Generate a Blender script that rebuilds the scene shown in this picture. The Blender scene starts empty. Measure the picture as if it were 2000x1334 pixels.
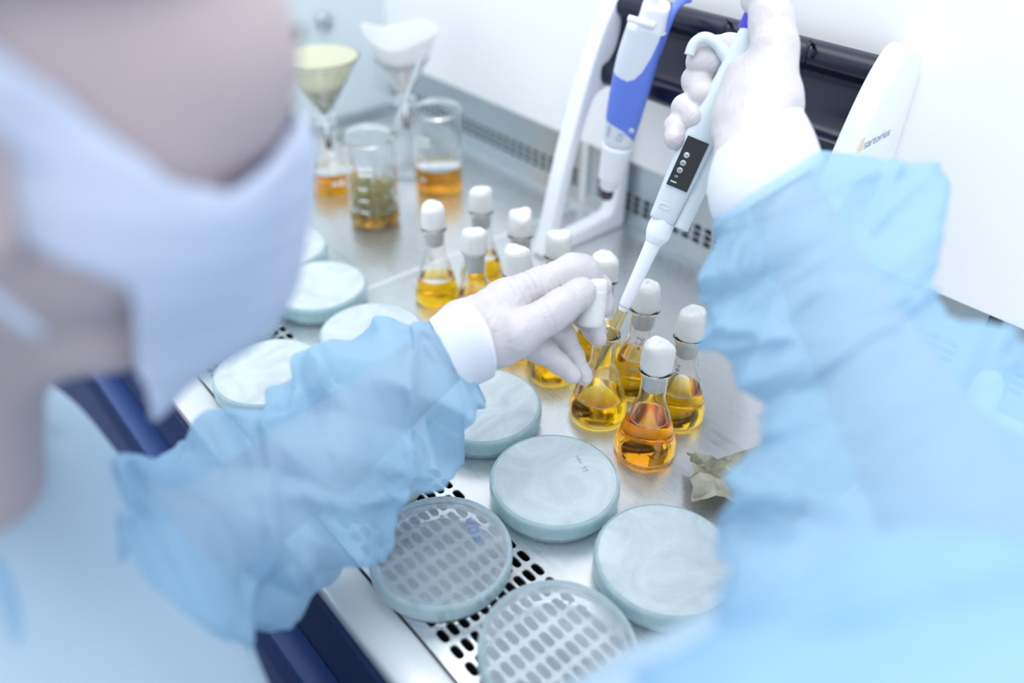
import bpy, bmesh, math, random
import numpy as np
from mathutils import Vector, Matrix

# ------------------------------------------------------------------ camera
W_PX, H_PX, F_PX, CAM_H = 2000.0, 1334.0, 1562.0, 0.465
_C = np.array([1000.0, 667.0])
_a = np.append((np.array([-648., -486.]) - _C) * [1, -1], -F_PX)
_b = np.append((np.array([3254., -439.]) - _C) * [1, -1], -F_PX)
_nx = -_a / np.linalg.norm(_a)
_ny = _b / np.linalg.norm(_b)
_ny = _ny - _nx * np.dot(_nx, _ny); _ny /= np.linalg.norm(_ny)
_nz = np.cross(_nx, _ny)
R = np.array([_nx, _ny, _nz])
O = np.array([0, 0, CAM_H])
scene = bpy.context.scene
cam_d = bpy.data.cameras.new('camera'); cam = bpy.data.objects.new('camera', cam_d)
scene.collection.objects.link(cam)
M4 = Matrix([list(R[0]) + [O[0]], list(R[1]) + [O[1]], list(R[2]) + [O[2]], [0, 0, 0, 1]])
cam.matrix_world = M4
cam_d.sensor_width = 36; cam_d.lens = F_PX / W_PX * 36
cam_d.clip_start = 0.01; cam_d.clip_end = 50
cam_d.dof.use_dof = True; cam_d.dof.focus_distance = 0.625; cam_d.dof.aperture_fstop = 2.05
scene.camera = cam

# ------------------------------------------------------------------ light and exposure
scene.view_settings.view_transform = 'Standard'; scene.view_settings.look = 'None'
scene.view_settings.gamma = 1.0; scene.view_settings.use_curve_mapping = False
scene.view_settings.exposure = 0.53
scene.cycles.max_bounces = 16; scene.cycles.transmission_bounces = 14; scene.cycles.transparent_max_bounces = 16
scene.cycles.glossy_bounces = 6; scene.cycles.diffuse_bounces = 5
scene.cycles.use_denoising = True
scene.cycles.sample_clamp_indirect = 6.0
scene.cycles.caustics_refractive = True; scene.cycles.caustics_reflective = True
scene.cycles.blur_glossy = 0.5
world = bpy.data.worlds.new('World'); scene.world = world; world.use_nodes = True
_bg = world.node_tree.nodes['Background']
_bg.inputs[0].default_value = (0.84, 0.91, 1.0, 1); _bg.inputs[1].default_value = 1.0

def area_light(name, loc, sx, sy, power, color, target):
    l = bpy.data.lights.new(name, 'AREA'); l.shape = 'RECTANGLE'; l.size = sx; l.size_y = sy
    l.energy = power; l.color = color
    o = bpy.data.objects.new(name, l); scene.collection.objects.link(o)
    o.location = loc
    o.rotation_euler = (Vector(target) - Vector(loc)).to_track_quat('-Z', 'Y').to_euler()
    return o
area_light('cabinet_lamp', (-0.45, 0.42, 1.30), 1.4, 0.45, 5.2, (1.0, 0.98, 0.95), (-0.45, 0.42, 0.0))
area_light('ceiling_lamp', (0.55, -0.5, 1.7), 1.2, 1.2, 4.0, (0.90, 0.95, 1.0), (-0.4, 0.4, 0.0))

# ------------------------------------------------------------------ projection helpers
def ray(x, y):
    return R @ np.array([(x - 1000) / F_PX, -(y - 667) / F_PX, -1.0])
def P(x, y, d): return O + ray(x, y) * d
def G(x, y, z=0.0):
    r = ray(x, y); return O + r * ((z - CAM_H) / r[2])
def pX(x, y, X): r = ray(x, y); return O + r * (X / r[0])
def pY(x, y, Y): r = ray(x, y); return O + r * (Y / r[1])
def norm(v): v = np.asarray(v, float); return v / np.linalg.norm(v)

# ------------------------------------------------------------------ materials
def new_mat(name):
    m = bpy.data.materials.new(name); m.use_nodes = True
    nt = m.node_tree; return m, nt, nt.nodes['Principled BSDF'], nt.nodes['Material Output']
def pbr(name, col, rough=0.5, metal=0.0, trans=0.0, ior=1.45, spec=0.5, sss=0.0, bump=None, coat=0.0, sheen=0.0):
    m, nt, b, out = new_mat(name)
    b.inputs['Base Color'].default_value = (*col, 1); b.inputs['Roughness'].default_value = rough
    b.inputs['Metallic'].default_value = metal; b.inputs['Transmission Weight'].default_value = trans
    b.inputs['IOR'].default_value = ior; b.inputs['Specular IOR Level'].default_value = spec
    b.inputs['Coat Weight'].default_value = coat; b.inputs['Sheen Weight'].default_value = sheen
    if sss:
        b.inputs['Subsurface Weight'].default_value = sss
        b.inputs['Subsurface Radius'].default_value = (0.006, 0.004, 0.003)
        b.inputs['Subsurface Scale'].default_value = 1.0
    if bump:
        sc, st, dist = bump
        tc = nt.nodes.new('ShaderNodeTexCoord'); n = nt.nodes.new('ShaderNodeTexNoise')
        n.inputs['Scale'].default_value = sc; n.inputs['Detail'].default_value = 5
        bp = nt.nodes.new('ShaderNodeBump'); bp.inputs['Strength'].default_value = st; bp.inputs['Distance'].default_value = dist
        nt.links.new(tc.outputs['Object'], n.inputs['Vector']); nt.links.new(n.outputs['Fac'], bp.inputs['Height'])
        nt.links.new(bp.outputs['Normal'], b.inputs['Normal'])
    return m

def glass_mat(name, col=(1, 1, 1), rough=0.0, ior=1.47):
    return pbr(name, col, rough, 0, 1.0, ior)

def liquid_mat(name, col, dens, ior=1.33):
    """clear coloured liquid; ior 0.905 is the wall where it wets the glass (1.33 against 1.47)"""
    m, nt, b, out = new_mat(name); nt.nodes.remove(b)
    g = nt.nodes.new('ShaderNodeBsdfGlass'); g.inputs['IOR'].default_value = ior; g.inputs['Roughness'].default_value = 0
    va = nt.nodes.new('ShaderNodeVolumeAbsorption'); va.inputs['Color'].default_value = (*col, 1); va.inputs['Density'].default_value = dens
    nt.links.new(g.outputs[0], out.inputs['Surface']); nt.links.new(va.outputs[0], out.inputs['Volume'])
    return m

def steel_mat(name, col, rough, bright_noise=0.06):
    m, nt, b, out = new_mat(name)
    tc = nt.nodes.new('ShaderNodeTexCoord'); mp = nt.nodes.new('ShaderNodeMapping'); mp.inputs['Scale'].default_value = (14, 260, 14)
    n = nt.nodes.new('ShaderNodeTexNoise'); n.inputs['Scale'].default_value = 1.0; n.inputs['Detail'].default_value = 6
    n2 = nt.nodes.new('ShaderNodeTexNoise'); n2.inputs['Scale'].default_value = 22; n2.inputs['Detail'].default_value = 8; n2.inputs['Roughness'].default_value = 0.7
    add = nt.nodes.new('ShaderNodeMath'); add.operation = 'ADD'
    mr = nt.nodes.new('ShaderNodeMapRange'); mr.inputs[1].default_value = 0.7; mr.inputs[2].default_value = 1.3
    mr.inputs[3].default_value = max(rough - 0.02, 0.02); mr.inputs[4].default_value = rough + 0.08
    cr = nt.nodes.new('ShaderNodeMapRange'); cr.inputs[1].default_value = 0.7; cr.inputs[2].default_value = 1.3
    cr.inputs[3].default_value = 1 - bright_noise; cr.inputs[4].default_value = 1.0
    mul = nt.nodes.new('ShaderNodeVectorMath'); mul.operation = 'SCALE'; mul.inputs[0].default_value = col
    bp = nt.nodes.new('ShaderNodeBump'); bp.inputs['Strength'].default_value = 0.05; bp.inputs['Distance'].default_value = 0.0003
    L = nt.links.new
    L(tc.outputs['Object'], mp.inputs[0]); L(mp.outputs[0], n.inputs['Vector']); L(tc.outputs['Object'], n2.inputs['Vector'])
    L(n.outputs['Fac'], add.inputs[0]); L(n2.outputs['Fac'], add.inputs[1]); L(add.outputs[0], mr.inputs[0]); L(add.outputs[0], cr.inputs[0])
    L(mr.outputs[0], b.inputs['Roughness']); L(cr.outputs[0], mul.inputs['Scale']); L(mul.outputs[0], b.inputs['Base Color'])
    L(n2.outputs['Fac'], bp.inputs['Height']); L(bp.outputs[0], b.inputs['Normal'])
    b.inputs['Metallic'].default_value = 0.85
    return m

def cloth_mat(name, col, trl=0.35, transp=0.2, weave=900.0, bump=0.3, wrinkle=False):
    m, nt, b, out = new_mat(name); nt.nodes.remove(b); L = nt.links.new
    tc = nt.nodes.new('ShaderNodeTexCoord'); n = nt.nodes.new('ShaderNodeTexNoise'); n.inputs['Scale'].default_value = weave; n.inputs['Detail'].default_value = 3
    bp = nt.nodes.new('ShaderNodeBump'); bp.inputs['Strength'].default_value = bump; bp.inputs['Distance'].default_value = 0.0006
    L(tc.outputs['Object'], n.inputs['Vector']); L(n.outputs['Fac'], bp.inputs['Height'])
    if wrinkle:      # sharp crumple lines of thin non-woven fabric
        v = nt.nodes.new('ShaderNodeTexVoronoi'); v.feature = 'DISTANCE_TO_EDGE'; v.inputs['Scale'].default_value = 26
        w = nt.nodes.new('ShaderNodeTexNoise'); w.inputs['Scale'].default_value = 18; w.inputs['Detail'].default_value = 2
        vm = nt.nodes.new('ShaderNodeMixRGB'); vm.inputs[0].default_value = 0.06
        b2 = nt.nodes.new('ShaderNodeBump'); b2.inputs['Strength'].default_value = 0.45; b2.inputs['Distance'].default_value = 0.010
        L(tc.outputs['Object'], w.inputs['Vector']); L(tc.outputs['Object'], vm.inputs[1]); L(w.outputs['Color'], vm.inputs[2]); L(vm.outputs[0], v.inputs['Vector'])
        L(v.outputs['Distance'], b2.inputs['Height']); L(b2.outputs['Normal'], bp.inputs['Normal'])
    d = nt.nodes.new('ShaderNodeBsdfDiffuse'); t = nt.nodes.new('ShaderNodeBsdfTranslucent'); tr = nt.nodes.new('ShaderNodeBsdfTransparent')
    for s in (d, t):
        s.inputs[0].default_value = (*col, 1); L(bp.outputs[0], s.inputs['Normal'])
    tr.inputs[0].default_value = (0.93, 0.97, 1, 1)
    m1 = nt.nodes.new('ShaderNodeMixShader'); m1.inputs[0].default_value = trl
    m2 = nt.nodes.new('ShaderNodeMixShader'); m2.inputs[0].default_value = transp
    L(d.outputs[0], m1.inputs[1]); L(t.outputs[0], m1.inputs[2]); L(m1.outputs[0], m2.inputs[1]); L(tr.outputs[0], m2.inputs[2])
    L(m2.outputs[0], out.inputs['Surface'])
    return m

def frost_mat(name, lo, hi, col=(0.86, 0.93, 0.96), scale=28.0, tint=(0.84, 0.96, 0.97), rough=0.06, ior=1.2):
    """condensation on glass: clear glass mixed with a thin pale scattering film"""
    m, nt, b, out = new_mat(name); L = nt.links.new
    b.inputs['Base Color'].default_value = (*tint, 1); b.inputs['Transmission Weight'].default_value = 1; b.inputs['Roughness'].default_value = rough
    b.inputs['IOR'].default_value = ior
    tc = nt.nodes.new('ShaderNodeTexCoord'); n = nt.nodes.new('ShaderNodeTexNoise'); n.inputs['Scale'].default_value = scale
    n.inputs['Detail'].default_value = 7; n.inputs['Distortion'].default_value = 1.6; n.inputs['Roughness'].default_value = 0.62
    oi = nt.nodes.new('ShaderNodeObjectInfo'); ad = nt.nodes.new('ShaderNodeVectorMath'); ad.operation = 'ADD'
    L(tc.outputs['Object'], ad.inputs[0]); L(oi.outputs['Location'], ad.inputs[1]); L(ad.outputs[0], n.inputs['Vector'])
    mr = nt.nodes.new('ShaderNodeMapRange'); mr.inputs[1].default_value = 0.35; mr.inputs[2].default_value = 0.68
    mr.inputs[3].default_value = lo; mr.inputs[4].default_value = hi
    L(n.outputs['Fac'], mr.inputs[0])
    d = nt.nodes.new('ShaderNodeBsdfDiffuse'); t = nt.nodes.new('ShaderNodeBsdfTranslucent')
    d.inputs[0].default_value = (*col, 1); t.inputs[0].default_value = (*col, 1)
    m1 = nt.nodes.new('ShaderNodeMixShader'); m1.inputs[0].default_value = 0.32
    m2 = nt.nodes.new('ShaderNodeMixShader')
    L(d.outputs[0], m1.inputs[1]); L(t.outputs[0], m1.inputs[2]); L(mr.outputs[0], m2.inputs[0])
    L(b.outputs[0], m2.inputs[1]); L(m1.outputs[0], m2.inputs[2]); L(m2.outputs[0], out.inputs['Surface'])
    return m

def gauze_mat():
    m, nt, b, out = new_mat('gauze'); L = nt.links.new
    b.inputs['Base Color'].default_value = (0.82, 0.82, 0.80, 1); b.inputs['Roughness'].default_value = 0.95
    b.inputs['Subsurface Weight'].default_value = 0.15; b.inputs['Subsurface Radius'].default_value = (0.004, 0.004, 0.004); b.inputs['Subsurface Scale'].default_value = 1.0
    tc = nt.nodes.new('ShaderNodeTexCoord')
    w = nt.nodes.new('ShaderNodeTexWave'); w.bands_direction = 'Z'; w.inputs['Scale'].default_value = 330; w.inputs['Distortion'].default_value = 3; w.inputs['Detail'].default_value = 3
    n = nt.nodes.new('ShaderNodeTexNoise'); n.inputs['Scale'].default_value = 900
    ad = nt.nodes.new('ShaderNodeMath'); ad.operation = 'ADD'
    bp = nt.nodes.new('ShaderNodeBump'); bp.inputs['Strength'].default_value = 0.55; bp.inputs['Distance'].default_value = 0.0007
    L(tc.outputs['Object'], w.inputs['Vector']); L(tc.outputs['Object'], n.inputs['Vector'])
    L(w.outputs['Fac'], ad.inputs[0]); L(n.outputs['Fac'], ad.inputs[1]); L(ad.outputs[0], bp.inputs['Height']); L(bp.outputs[0], b.inputs['Normal'])
    return m

def glove_mat():
    m, nt, b, out = new_mat('latex_glove'); L = nt.links.new
    b.inputs['Base Color'].default_value = (0.60, 0.565, 0.585, 1); b.inputs['Roughness'].default_value = 0.42
    b.inputs['Subsurface Weight'].default_value = 0.25; b.inputs['Subsurface Radius'].default_value = (0.006, 0.003, 0.002); b.inputs['Subsurface Scale'].default_value = 1.0
    tc = nt.nodes.new('ShaderNodeTexCoord')
    mp = nt.nodes.new('ShaderNodeMapping'); mp.inputs['Rotation'].default_value = (0.3, 0.5, 0.9); mp.inputs['Scale'].default_value = (1.0, 0.22, 0.8)
    n = nt.nodes.new('ShaderNodeTexNoise'); n.inputs['Scale'].default_value = 95; n.inputs['Detail'].default_value = 1.5; n.inputs['Distortion'].default_value = 0.5
    # ridged: |n-0.5|
    s = nt.nodes.new('ShaderNodeMath'); s.operation = 'SUBTRACT'; s.inputs[1].default_value = 0.5
    a = nt.nodes.new('ShaderNodeMath'); a.operation = 'ABSOLUTE'
    c = nt.nodes.new('ShaderNodeMapRange'); c.inputs[1].default_value = 0.0; c.inputs[2].default_value = 0.10; c.inputs[3].default_value = 1; c.inputs[4].default_value = 0
    bp = nt.nodes.new('ShaderNodeBump'); bp.inputs['Strength'].default_value = 0.22; bp.inputs['Distance'].default_value = 0.0012
    L(tc.outputs['Object'], mp.inputs[0]); L(mp.outputs[0], n.inputs['Vector']); L(n.outputs['Fac'], s.inputs[0]); L(s.outputs[0], a.inputs[0])
    L(a.outputs[0], c.inputs[0]); L(c.outputs[0], bp.inputs['Height']); L(bp.outputs[0], b.inputs['Normal'])
    return m

def knit_mat():
    m, nt, b, out = new_mat('knit_cuff'); L = nt.links.new
    b.inputs['Base Color'].default_value = (0.70, 0.72, 0.78, 1); b.inputs['Roughness'].default_value = 0.9; b.inputs['Sheen Weight'].default_value = 0.3
    tc = nt.nodes.new('ShaderNodeTexCoord'); v = nt.nodes.new('ShaderNodeTexVoronoi'); v.inputs['Scale'].default_value = 900
    bp = nt.nodes.new('ShaderNodeBump'); bp.inputs['Strength'].default_value = 0.3; bp.inputs['Distance'].default_value = 0.0005
    L(tc.outputs['Object'], v.inputs['Vector']); L(v.outputs['Distance'], bp.inputs['Height']); L(bp.outputs[0], b.inputs['Normal'])
    return m

MAT = dict(
    steel=steel_mat('brushed_steel', (0.78, 0.80, 0.81), 0.26, 0.04),
    steel_dull=steel_mat('satin_steel', (0.50, 0.56, 0.60), 0.34),
    steel_light=pbr('painted_trim', (0.74, 0.75, 0.76), 0.30, 0.35),
    white_wall=pbr('white_enamel', (0.93, 0.93, 0.94), 0.35, bump=(60, 0.03, 0.001)),
    white_plastic=pbr('white_plastic', (0.83, 0.86, 0.91), 0.38, spec=0.4),
    grey_plastic=pbr('pale_grey_plastic', (0.62, 0.70, 0.74), 0.36),
    grey_plastic2=pbr('light_grey_plastic', (0.70, 0.76, 0.83), 0.4),
    blue_plastic=pbr('blue_plastic', (0.13, 0.22, 0.74), 0.38),
    violet_plastic=pbr('violet_plastic', (0.07, 0.05, 0.55), 0.35),
    black_gloss=pbr('black_gloss', (0.006, 0.008, 0.028), 0.27, spec=0.5, bump=(500, 0.02, 0.0003)),
    black_display=pbr('black_display', (0.006, 0.008, 0.014), 0.12),
    display_digit=pbr('display_digit', (0.55, 0.62, 0.62), 0.4),
    black_hole=pbr('cavity_shade', (0.004, 0.005, 0.008), 0.9),  # near-black, shade inside the openings put into the colour
    navy=pbr('navy_dim', (0.012, 0.03, 0.11), 0.6),  # dark blue floor colour, darkened for the dim space below the worktop
    blue_strip=pbr('blue_trim', (0.03, 0.08, 0.26), 0.4),
    glass=glass_mat('clear_glass'),
    **{k + w: liquid_mat(k + w, c, d, i) for k, c, d in (('liquid', (0.99, 0.865, 0.01), 110.0), ('liquid_dark', (0.968, 0.80, 0.01), 108.0), ('tea', (0.975, 0.78, 0.03), 80.0)) for w, i in (('', 1.33), ('_wall', 0.905))},
    pane=None,
    gauze=gauze_mat(), glove=glove_mat(), knit=knit_mat(),
    gown=cloth_mat('gown_fabric', (0.44, 0.68, 0.87), 0.30, 0.36, wrinkle=True),
    gown_body=cloth_mat('gown_body_fabric', (0.56, 0.73, 0.86), 0.30, 0.0),
    mask=cloth_mat('mask_fabric', (0.68, 0.75, 0.90), 0.30, 0.0),
    skin=pbr('skin', (0.46, 0.38, 0.39), 0.5, sss=0.1),
    cap=cloth_mat('cap_fabric', (0.28, 0.46, 0.85), 0.3, 0.0),
    ink=pbr('marker_ink', (0.02, 0.03, 0.10), 0.5),
    print_white=pbr('white_print', (0.80, 0.82, 0.82), 0.6),
    print_grey=pbr('grey_print', (0.30, 0.36, 0.46), 0.6),
    print_pale=pbr('pale_print', (0.45, 0.55, 0.50), 0.6),
    print_orange=pbr('orange_print', (0.85, 0.62, 0.35), 0.6),
    filter_paper=cloth_mat('filter_paper', (0.90, 0.91, 0.92), 0.4, 0.03, 300, 0.15),
    wet_paper=None,
    herb=None, kraft=None,
    dish_side=frost_mat('dish_side_glass', 0.42, 0.56, (0.74, 0.91, 0.95), 30, (0.90, 0.98, 0.99)),
    dish_frost=frost_mat('frosted_lid_glass', 0.62, 0.92, (0.86, 0.93, 0.95), 20, (0.93, 0.99, 1.0)),
    dish_clear=frost_mat('hazy_lid_glass', 0.25, 0.36, (0.84, 0.93, 1.0), 14, (0.95, 0.99, 1.0), 0.0, 1.25),
    rod_glass=frost_mat('rod_glass', 0.28, 0.36, (0.86, 0.91, 0.94), 30, (0.97, 0.99, 1.0)),
    agar=frost_mat('agar_film', 0.6, 0.85, (0.84, 0.90, 0.92), 40),
    tip=pbr('yellow_tip_plastic', (0.80, 0.70, 0.36), 0.12, trans=0.75, ior=1.2),
)
def _pane():
    m, nt, b, out = new_mat('tinted_pane'); L = nt.links.new
    b.inputs['Base Color'].default_value = (0.76, 0.84, 0.86, 1); b.inputs['Roughness'].default_value = 0.12
    t = nt.nodes.new('ShaderNodeBsdfTransparent'); t.inputs[0].default_value = (0.90, 0.96, 0.97, 1)
    mx = nt.nodes.new('ShaderNodeMixShader'); mx.inputs[0].default_value = 0.45
    L(b.outputs[0], mx.inputs[1]); L(t.outputs[0], mx.inputs[2]); L(mx.outputs[0], out.inputs['Surface']); return m
MAT['pane'] = _pane()
def _noise_col(name, cols, scale, rough=0.8, bump=0.4, transl=0.0):
    m, nt, b, out = new_mat(name); L = nt.links.new
    tc = nt.nodes.new('ShaderNodeTexCoord'); n = nt.nodes.new('ShaderNodeTexNoise'); n.inputs['Scale'].default_value = scale; n.inputs['Detail'].default_value = 6
    cr = nt.nodes.new('ShaderNodeValToRGB'); e = cr.color_ramp.elements
    e[0].position = 0.34; e[0].color = (*cols[0], 1); e[1].position = 0.66; e[1].color = (*cols[-1], 1)
    for i, c in enumerate(cols[1:-1]):
        x = e.new(0.34 + 0.32 * (i + 1) / (len(cols) - 1)); x.color = (*c, 1)
    bp = nt.nodes.new('ShaderNodeBump'); bp.inputs['Strength'].default_value = bump; bp.inputs['Distance'].default_value = 0.0008
    L(tc.outputs['Object'], n.inputs['Vector']); L(n.outputs['Fac'], cr.inputs[0]); L(cr.outputs[0], b.inputs['Base Color'])
    L(n.outputs['Fac'], bp.inputs['Height']); L(bp.outputs[0], b.inputs['Normal']); b.inputs['Roughness'].default_value = rough
    return m
MAT['herb'] = _noise_col('dried_herb', [(0.14, 0.17, 0.04), (0.34, 0.36, 0.08), (0.66, 0.50, 0.18), (0.42, 0.42, 0.14)], 260)
MAT['residue'] = _noise_col('wet_herb_residue', [(0.10, 0.10, 0.07), (0.30, 0.29, 0.18), (0.50, 0.48, 0.36)], 160)
MAT['kraft'] = _noise_col('kraft_paper', [(0.24, 0.22, 0.15), (0.36, 0.34, 0.25), (0.46, 0.44, 0.35)], 60, 0.55, 0.2)
MAT['wet_paper'] = cloth_mat('wet_filter_paper', (0.90, 0.90, 0.74), 0.4, 0.05, 300, 0.15)

# ------------------------------------------------------------------ object helpers
def link(name, verts, faces, mats, parent=None, smooth=True, midx=None, auto=None):
    me = bpy.data.meshes.new(name)
    me.from_pydata([tuple(map(float, v)) for v in verts], [], [tuple(int(i) for i in f) for f in faces])
    o = bpy.data.objects.new(name, me); scene.collection.objects.link(o)
    for m in (mats if isinstance(mats, (list, tuple)) else [mats]):
        me.materials.append(MAT[m] if isinstance(m, str) else m)
    if midx is not None: me.polygons.foreach_set('material_index', list(map(int, midx)))
    me.polygons.foreach_set('use_smooth', [smooth] * len(me.polygons))
    if auto is not None: me.set_sharp_from_angle(angle=math.radians(auto))
    me.update()
    if parent is not None:
        o.parent = parent
        o.matrix_parent_inverse = parent.matrix_world.inverted() if False else Matrix.Identity(4)
    return o
def empty(name, loc=(0, 0, 0), rz=0.0):
    o = bpy.data.objects.new(name, None); o.empty_display_size = 0.01
    scene.collection.objects.link(o); o.location = loc; o.rotation_euler = (0, 0, rz); return o
def tag(o, label=None, cat=None, group=None, kind=None):
    if label: o['label'] = label
    if cat: o['category'] = cat
    if group: o['group'] = group
    if kind: o['kind'] = kind
    return o
def copy_tree(o, parent=None):
    c = o.copy(); scene.collection.objects.link(c); c.parent = parent
    for ch in [x for x in scene.objects if x.parent == o]: copy_tree(ch, c)
    return c
def lathe(prof, n=48, closed=True, wob=None):
    """prof list of (r,z); closed profile -> solid of revolution"""
    V = []; F = []; m = len(prof)
    for i in range(n):
        a = 2 * math.pi * i / n
        for j, (r, z) in enumerate(prof):
            rr, zz = (wob(a, r, z, j) if wob else (r, z))
            V.append((rr * math.cos(a), rr * math.sin(a), zz))
    rng = m if closed else m - 1
    for i in range(n):
        for j in range(rng):
            a = i * m + j; b = i * m + (j + 1) % m; c = ((i + 1) % n) * m + (j + 1) % m; d = ((i + 1) % n) * m + j
            if prof[j][0] < 1e-6 and prof[(j + 1) % m][0] < 1e-6: continue
            F.append((a, d, c, b))
    return V, F
def weld(o, dist=1e-6):
    bm = bmesh.new(); bm.from_mesh(o.data); bmesh.ops.remove_doubles(bm, verts=bm.verts, dist=dist)
    bmesh.ops.recalc_face_normals(bm, faces=bm.faces); bm.to_mesh(o.data); bm.free(); return o
def smooth_prof(pts, sub=6):
    """Catmull-Rom through 2D/3D points"""
    pts = [np.array(p, float) for p in pts]; out = []
    for i in range(len(pts) - 1):
        p0 = pts[max(i - 1, 0)]; p1 = pts[i]; p2 = pts[i + 1]; p3 = pts[min(i + 2, len(pts) - 1)]
        for k in range(sub):
            t = k / sub
            out.append(0.5 * ((2 * p1) + (-p0 + p2) * t + (2 * p0 - 5 * p1 + 4 * p2 - p3) * t * t + (-p0 + 3 * p1 - 3 * p2 + p3) * t ** 3))
    out.append(pts[-1]); return out
def box(lo, hi, bev=0.0, seg=2):
    bm = bmesh.new(); bmesh.ops.create_cube(bm, size=1.0)
    for v in bm.verts:
        v.co = Vector([(lo[i] + hi[i]) / 2 + v.co[i] * (hi[i] - lo[i]) for i in range(3)])
    if bev: bmesh.ops.bevel(bm, geom=bm.edges[:], offset=bev, segments=seg, affect='EDGES', profile=0.5)
    bm.verts.ensure_lookup_table()
    V = [tuple(v.co) for v in bm.verts]; F = [[v.index for v in f.verts] for f in bm.faces]; bm.free(); return V, F
def join(parts):
    V = []; F = []
    for v, f in parts:
        k = len(V); V += [tuple(x) for x in v]; F += [tuple(i + k for i in g) for g in f]
    return V, F
def tube(pts, r, n=10, cap=True):
    pts = [np.array(p, float) for p in pts]; V = []; F = []; m = len(pts)
    rr = r if hasattr(r, '__len__') else [r] * m
    prev = None
    for i, p in enumerate(pts):
        t = norm(pts[min(i + 1, m - 1)] - pts[max(i - 1, 0)])
        if prev is None:
            u = norm(np.cross(t, [0.13, 0.21, 0.97] if abs(t[2]) < 0.9 else [1, 0, 0]))
        else:
            u = norm(prev - t * np.dot(prev, t))
        prev = u; w = np.cross(t, u)
        for k in range(n):
            a = 2 * math.pi * k / n; V.append(p + (u * math.cos(a) + w * math.sin(a)) * rr[i])
    for i in range(m - 1):
        for k in range(n):
            F.append((i * n + k, i * n + (k + 1) % n, (i + 1) * n + (k + 1) % n, (i + 1) * n + k))
    if cap:
        F.append(tuple(range(n - 1, -1, -1))); F.append(tuple((m - 1) * n + k for k in range(n)))
    return V, F
def frame_loft(A, B, rings, up=None, n=48, cap=True):
    """loft along A->B. rings: (s metres along axis, half width, half depth, exponent, shift width, shift depth).
    width axis: perpendicular to the axis and to 'up'; depth axis = towards 'up'."""
    a = norm(np.array(B) - np.array(A)); up = np.array(up, float); dz = norm(up - a * np.dot(up, a)); wx = np.cross(a, dz)
    V = []; F = []; m = len(rings)
    for (s, hw, hd, e, sx, sd) in rings:
        for k in range(n):
            t = 2 * math.pi * k / n; c, si = math.cos(t), math.sin(t)
            x = math.copysign(abs(c) ** (2 / e), c) * hw + sx; y = math.copysign(abs(si) ** (2 / e), si) * hd + sd
            V.append(np.array(A) + a * s + wx * x + dz * y)
    for i in range(m - 1):
        for k in range(n):
            F.append((i * n + k, i * n + (k + 1) % n, (i + 1) * n + (k + 1) % n, (i + 1) * n + k))
    if cap:
        F.append(tuple(range(n - 1, -1, -1))); F.append(tuple((m - 1) * n + k for k in range(n)))
    return V, F, (a, wx, dz)
def prism(poly, x0, x1, axis=0, bev=0.0, hole=None):
    """extrude a (y,z) polygon along x; optional hole polygon"""
    bm = bmesh.new()
    def loop(pts): 
        vs = [bm.verts.new((x0, p[0], p[1])) for p in pts]
        return vs, [bm.edges.new((vs[i], vs[(i + 1) % len(vs)])) for i in range(len(vs))]
    vs, es = loop(poly)
    if hole:
        vh, eh = loop(hole); bmesh.ops.triangle_fill(bm, use_beauty=True, use_dissolve=False, edges=es + eh)
    else: bm.faces.new(vs)
    faces = bm.faces[:]
    r = bmesh.ops.extrude_face_region(bm, geom=faces)
    for v in [g for g in r['geom'] if isinstance(g, bmesh.types.BMVert)]: v.co.x = x1
    bmesh.ops.recalc_face_normals(bm, faces=bm.faces)
    if bev:
        ed = [e for e in bm.edges if len(e.link_faces) == 2 and e.calc_face_angle() > 0.9]
        bmesh.ops.bevel(bm, geom=ed, offset=bev, segments=3, affect='EDGES', profile=0.5)
    bm.verts.ensure_lookup_table(); bm.verts.index_update()
    V = [tuple(v.co) for v in bm.verts]; F = [[v.index for v in f.verts] for f in bm.faces]; bm.free(); return V, F
def text_mesh(s, size, extrude=0.0):
    c = bpy.data.curves.new('t', 'FONT'); c.body = s; c.size = size; c.align_x = 'CENTER'; c.align_y = 'CENTER'; c.extrude = extrude; c.resolution_u = 3
    o = bpy.data.objects.new('t', c); scene.collection.objects.link(o)
    dg = bpy.context.evaluated_depsgraph_get(); dg.update()
    me = bpy.data.meshes.new_from_object(o.evaluated_get(dg))
    V = [tuple(v.co) for v in me.vertices]; F = [tuple(p.vertices) for p in me.polygons]
    bpy.data.objects.remove(o); bpy.data.curves.remove(c); bpy.data.meshes.remove(me); return V, F
def place_text(s, size, origin, ux, uy, uz=None, lift=0.0002):
    V, F = text_mesh(s, size); ux = norm(ux); uy = norm(uy); n = norm(np.cross(ux, uy))
    return [np.array(origin) + ux * v[0] + uy * v[1] + n * lift for v in V], F
def strokes(paths, r):
    return join([tube(p, r, 5) for p in paths])

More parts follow.
